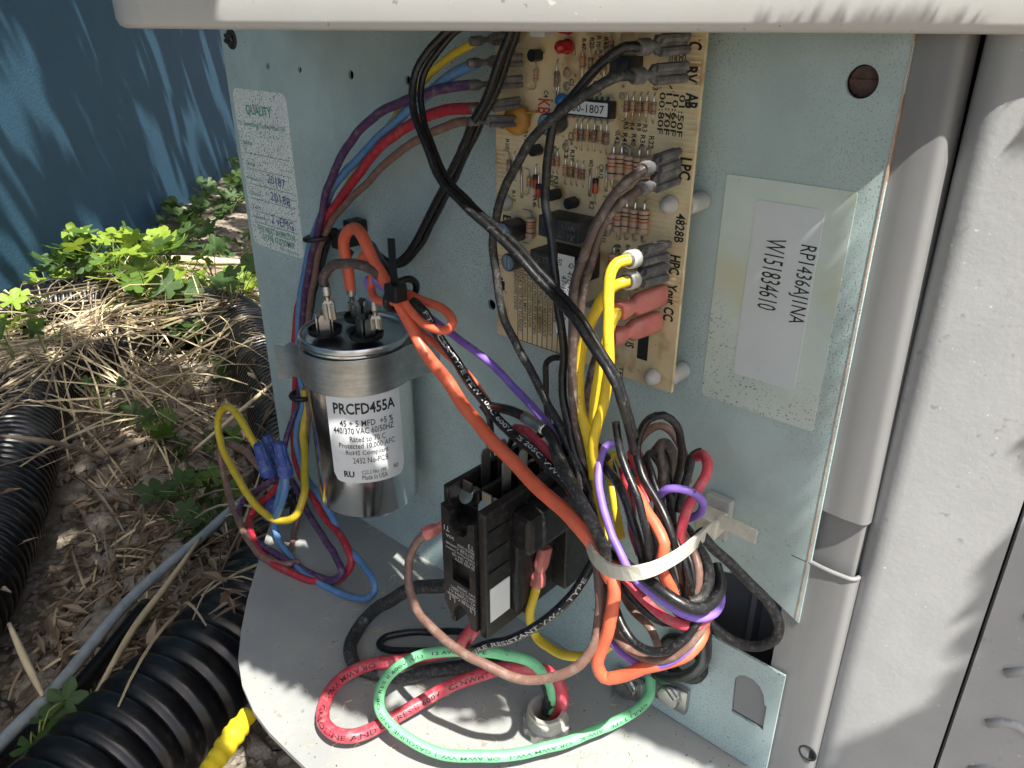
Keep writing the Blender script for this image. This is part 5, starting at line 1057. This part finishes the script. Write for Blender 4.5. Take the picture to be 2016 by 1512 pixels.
# contactor leads and the loops lying in the pan
lb1 = 'brown wire from the left of the contactor, looping over the green wire'; par = wire('brown_wire', lb1, m_brnl, 20, '838,1050,88 818,1070,92 804,1109,96 805,1154,100 819,1198,104 845,1231,108 884,1267,110 923,1293,110 951,1305,108 1018,1334,102 1063,1339,98 1107,1325,94 1148,1303,90 1170,1270,86 1178,1220,82 1180,1170,78 1176,1110,72 1168,1050,66 1160,990,60', root=True)
p = V(PATH[lb1][0][0]); vinyl(par, p, A(884, 1030, .078) - p, (0, 0, 1), .85, .016)
lb2 = 'yellow wire hanging from the pink terminal in the contactor side'; par = wire('yellow_wire', lb2, m_yelo, 20, '1056,1150,55 1047,1190,58 1045,1222,59 1057,1252,59 1084,1276,60 1113,1290,60 1149,1293,58 1180,1283,62 1205,1265,66', root=True)
p = V(PATH[lb2][0][0]); vinyl(par, p, A(1072, 1085, .050) - p, (0, 1, 0), .95, .021)
lb3 = 'slim black wire with white markings sweeping under the contactor'; par = wire('black_wire', lb3, m_black, 17, '1175,1090,70 1164,1112,72 1143,1148,76 1107,1192,82 1072,1222,86 1033,1246,90 988,1264,94 944,1274,98 900,1279,z26 862,1281,z20 799,1283,z12 764,1279,z8 748,1267,z6 759,1254,z6 790,1247,z7 862,1243,z10 930,1243,z22', root=True)
printed(par, lb3, '1022 1000V MOISTURE RESISTANT VW-1  TYPE', .04, .46, .0019, m_white, flip=True)
wire('black_wire', 'thick dusty black wire looping over the pan behind the contactor', m_blackd, 29, '890,1150,60 875,1153,62 817,1158,66 764,1183,70 723,1214,72 697,1249,72 690,1285,z8 701,1312,z7 737,1325,z7 799,1330,z8 862,1319,z12 929,1310,z17 996,1303,z22 1045,1310,z26 1072,1335,z25 1084,1365,z20 1080,1400,z6')
lb4 = 'thick pinkish red wire looped across the pan into the conduit connector'; par = wire('red_wire', lb4, m_redp, 28, '952,1195,78 935,1232,84 914,1262,86 880,1282,z26 840,1291,z18 795,1298,z12 737,1307,z12 683,1328,z10 652,1357,z10 636,1392,z11 639,1424,z12 661,1446,z12 701,1448,z12 750,1428,z11 817,1388,z13 884,1352,z17 942,1330,z22 996,1316,z29 1049,1314,z33 1085,1328,z31 1104,1355,z25 1106,1385,z16 1092,1412,z4', root=True)
printed(par, lb4, 'OR AWM VW-1   GASOLINE AND OIL RES II 600V   CI NWHT OR', .36, .84, .0028, m_silk)
lb5 = 'bright green earth wire looped across the front of the pan'; par = wire('green_wire', lb5, m_grn, 23, '1281,1336,8 1278,1368,14 1254,1396,z20 1174,1437,z18 1085,1468,z17 996,1486,z16 906,1488,z16 839,1473,z17 786,1441,z20 750,1401,z24 746,1370,z28 764,1330,z34 808,1299,z40 862,1285,z44 929,1283,z46 996,1290,z42 1046,1305,z37 1076,1332,z31 1088,1365,z22 1083,1400,z8', root=True)
printed(par, lb5, 'C(UL) TYPE   AIW-K   OR AWM VW-1   OR AWM VW-1 GASOLINE AND OIL RES II 600V (UL)   12 AWG TYPE', .05, .80, .0023, M('dark_green_ink', (.02, .09, .04), .5))
# ================================================================== cable ties
def band(spec, w, th, mat, name, label, closed=False, wide=V((0, 0, 1))):
    P = [V(p) for p in spline(wpath(spec), .003)]; v = []; f = []; n = len(P)
    for i, p in enumerate(P):
        t = (P[min(i + 1, n - 1)] - P[max(0, i - 1)]).normalized(); u = (wide - t * wide.dot(t)).normalized(); o = t.cross(u)
        v += [p + u * w / 2 + o * th / 2, p - u * w / 2 + o * th / 2, p - u * w / 2 - o * th / 2, p + u * w / 2 - o * th / 2]
    for i in range(n - 1): f += [(4 * i + k, 4 * i + (k + 1) % 4, 4 * i + 4 + (k + 1) % 4, 4 * i + 4 + k) for k in range(4)]
    f += [(3, 2, 1, 0), (4 * n - 4, 4 * n - 3, 4 * n - 2, 4 * n - 1)]
    return v, f
tie = empty('cable_tie', A(1404, 1028, .004), 'broad white nylon cable tie holding the wire bundle', 'cable tie')
v, f = band('1398,1040,14 1384,1054,38 1366,1070,60 1330,1097,80 1285,1120,90 1241,1129,94 1200,1122,94 1172,1100,89 1158,1070,78 1156,1040,60', .0060, .0014, m_nylon, '', ''); mk('strap', v, f, m_nylon, tie)
p = A(1406, 1026, .008); b = B(); b.box((p.x - .006, -.016, p.z - .005), (p.x + .005, -.004, p.z + .005), 0, .0012); b.done('head', m_nylon, tie)
v, f = band('1414,1026,12 1430,1030,12 1460,1044,12 1489,1058,12', .0068, .0012, m_nylon, '', ''); mk('tail', v, f, m_nylon, tie)
p0, p1 = A(1398, 962), A(1438, 1058); b = B(); b.box((p0.x, -.005, p1.z), (p1.x, -.0001, p0.z), 0, .0012); b.done('mounting_base', m_ny2, tie)
tie = empty('cable_tie', A(640, 465, .01), 'black cable tie gathering the coloured harness to the panel', 'cable tie')
c = A(634, 466, .019); b = B(); b.tube([c + V((.0095 * math.cos(t), -.011 * math.sin(t), .0015 * math.cos(t))) for t in np.linspace(0, 2 * math.pi, 26)], .0018, 8); b.done('strap', m_tieblack, tie, smooth=True)
p = A(668, 470, .014); b = B(); b.box((p.x - .004, -.018, p.z - .006), (p.x + .005, -.0002, p.z + .005), 0, .0012); b.box((p.x + .002, -.012, p.z + .003), (p.x + .012, -.0002, p.z + .012), 0, .0012); b.done('head', m_tieblack, tie)
v, f = band('672,480,12 684,492,12 694,502,11', .004, .001, None, '', ''); mk('tail', v, f, m_tieblack, tie)
tie = empty('cable_tie', A(780, 580, .05), 'black cable tie with its tail sticking up beside the orange wires', 'cable tie')
c = A(790, 580, .052); ax = (A(815, 620, .057) - A(770, 562, .054)).normalized(); e1 = ax.cross(V((0, -1, 0))).normalized(); e2 = ax.cross(e1)
b = B(); b.tube([c + e1 * .0105 * math.cos(t) + e2 * .009 * math.sin(t) for t in np.linspace(0, 2 * math.pi, 26)], .0019, 8); b.done('strap', m_tieblack, tie, smooth=True)
p = A(779, 575, .063); b = B(); b.box((p.x - .0045, p.y - .004, p.z - .0045), (p.x + .0045, p.y + .004, p.z + .0045), 0, .001); b.done('head', m_tieblack, tie)
v, f = band('778,570,63 775,540,63 772,505,63 770,469,62', .0045, .0011, None, '', '', wide=V((1, 0, 0))); mk('tail', v, f, m_tieblack, tie)
c = A(594, 778, .016); b = B(); b.tube([c + V((.008 * math.cos(t), -.0075 * math.sin(t), 0)) for t in np.linspace(0, 2 * math.pi, 22)], .002, 8); b.done('cable_tie', m_tieblack, smooth=True, label='small black cable tie under the strap left of the capacitor', cat='cable tie')

# ================================================================== crumbs and fibres lying in the pan
b = B(); random.seed(77)
for t in range(1100):
    u, v_ = random.uniform(480, 1480), random.uniform(1030, 1510); p = G(u, v_, .0002)
    if p.y > -.001 or p.y < -.157 or p.x < -.50 or (p.x < -.33 and p.y < -.10): continue
    if p.x < -.36 and p.y < -.06 - (p.x + .46) * -.8: continue
    r = random.uniform(.0003, .0011); a = random.uniform(0, 6.3)
    if random.random() < .75: b.add([(p.x + r * math.cos(a + k) * q, p.y + r * math.sin(a + k) * q, .0002) for k, q in ((0, 1), (1.7, .6), (3.1, 1.1), (4.6, .7))] + [(p.x, p.y, r * .7)], [(0, 1, 4), (1, 2, 4), (2, 3, 4), (3, 0, 4)], random.choice((0, 0, 1)))
    else:
        L = random.uniform(.003, .009); b.tube([V((p.x, p.y, .0006)), V((p.x + L * .5 * math.cos(a), p.y + L * .5 * math.sin(a), .0012)), V((p.x + L * math.cos(a + .5), p.y + L * math.sin(a + .5), .0006))], .00022, 3, 2)
b.done('debris', [m_dark, m_soil, m_straw[0]], label='dark crumbs and plant fibres scattered in the bottom pan', cat='debris', kind='stuff')
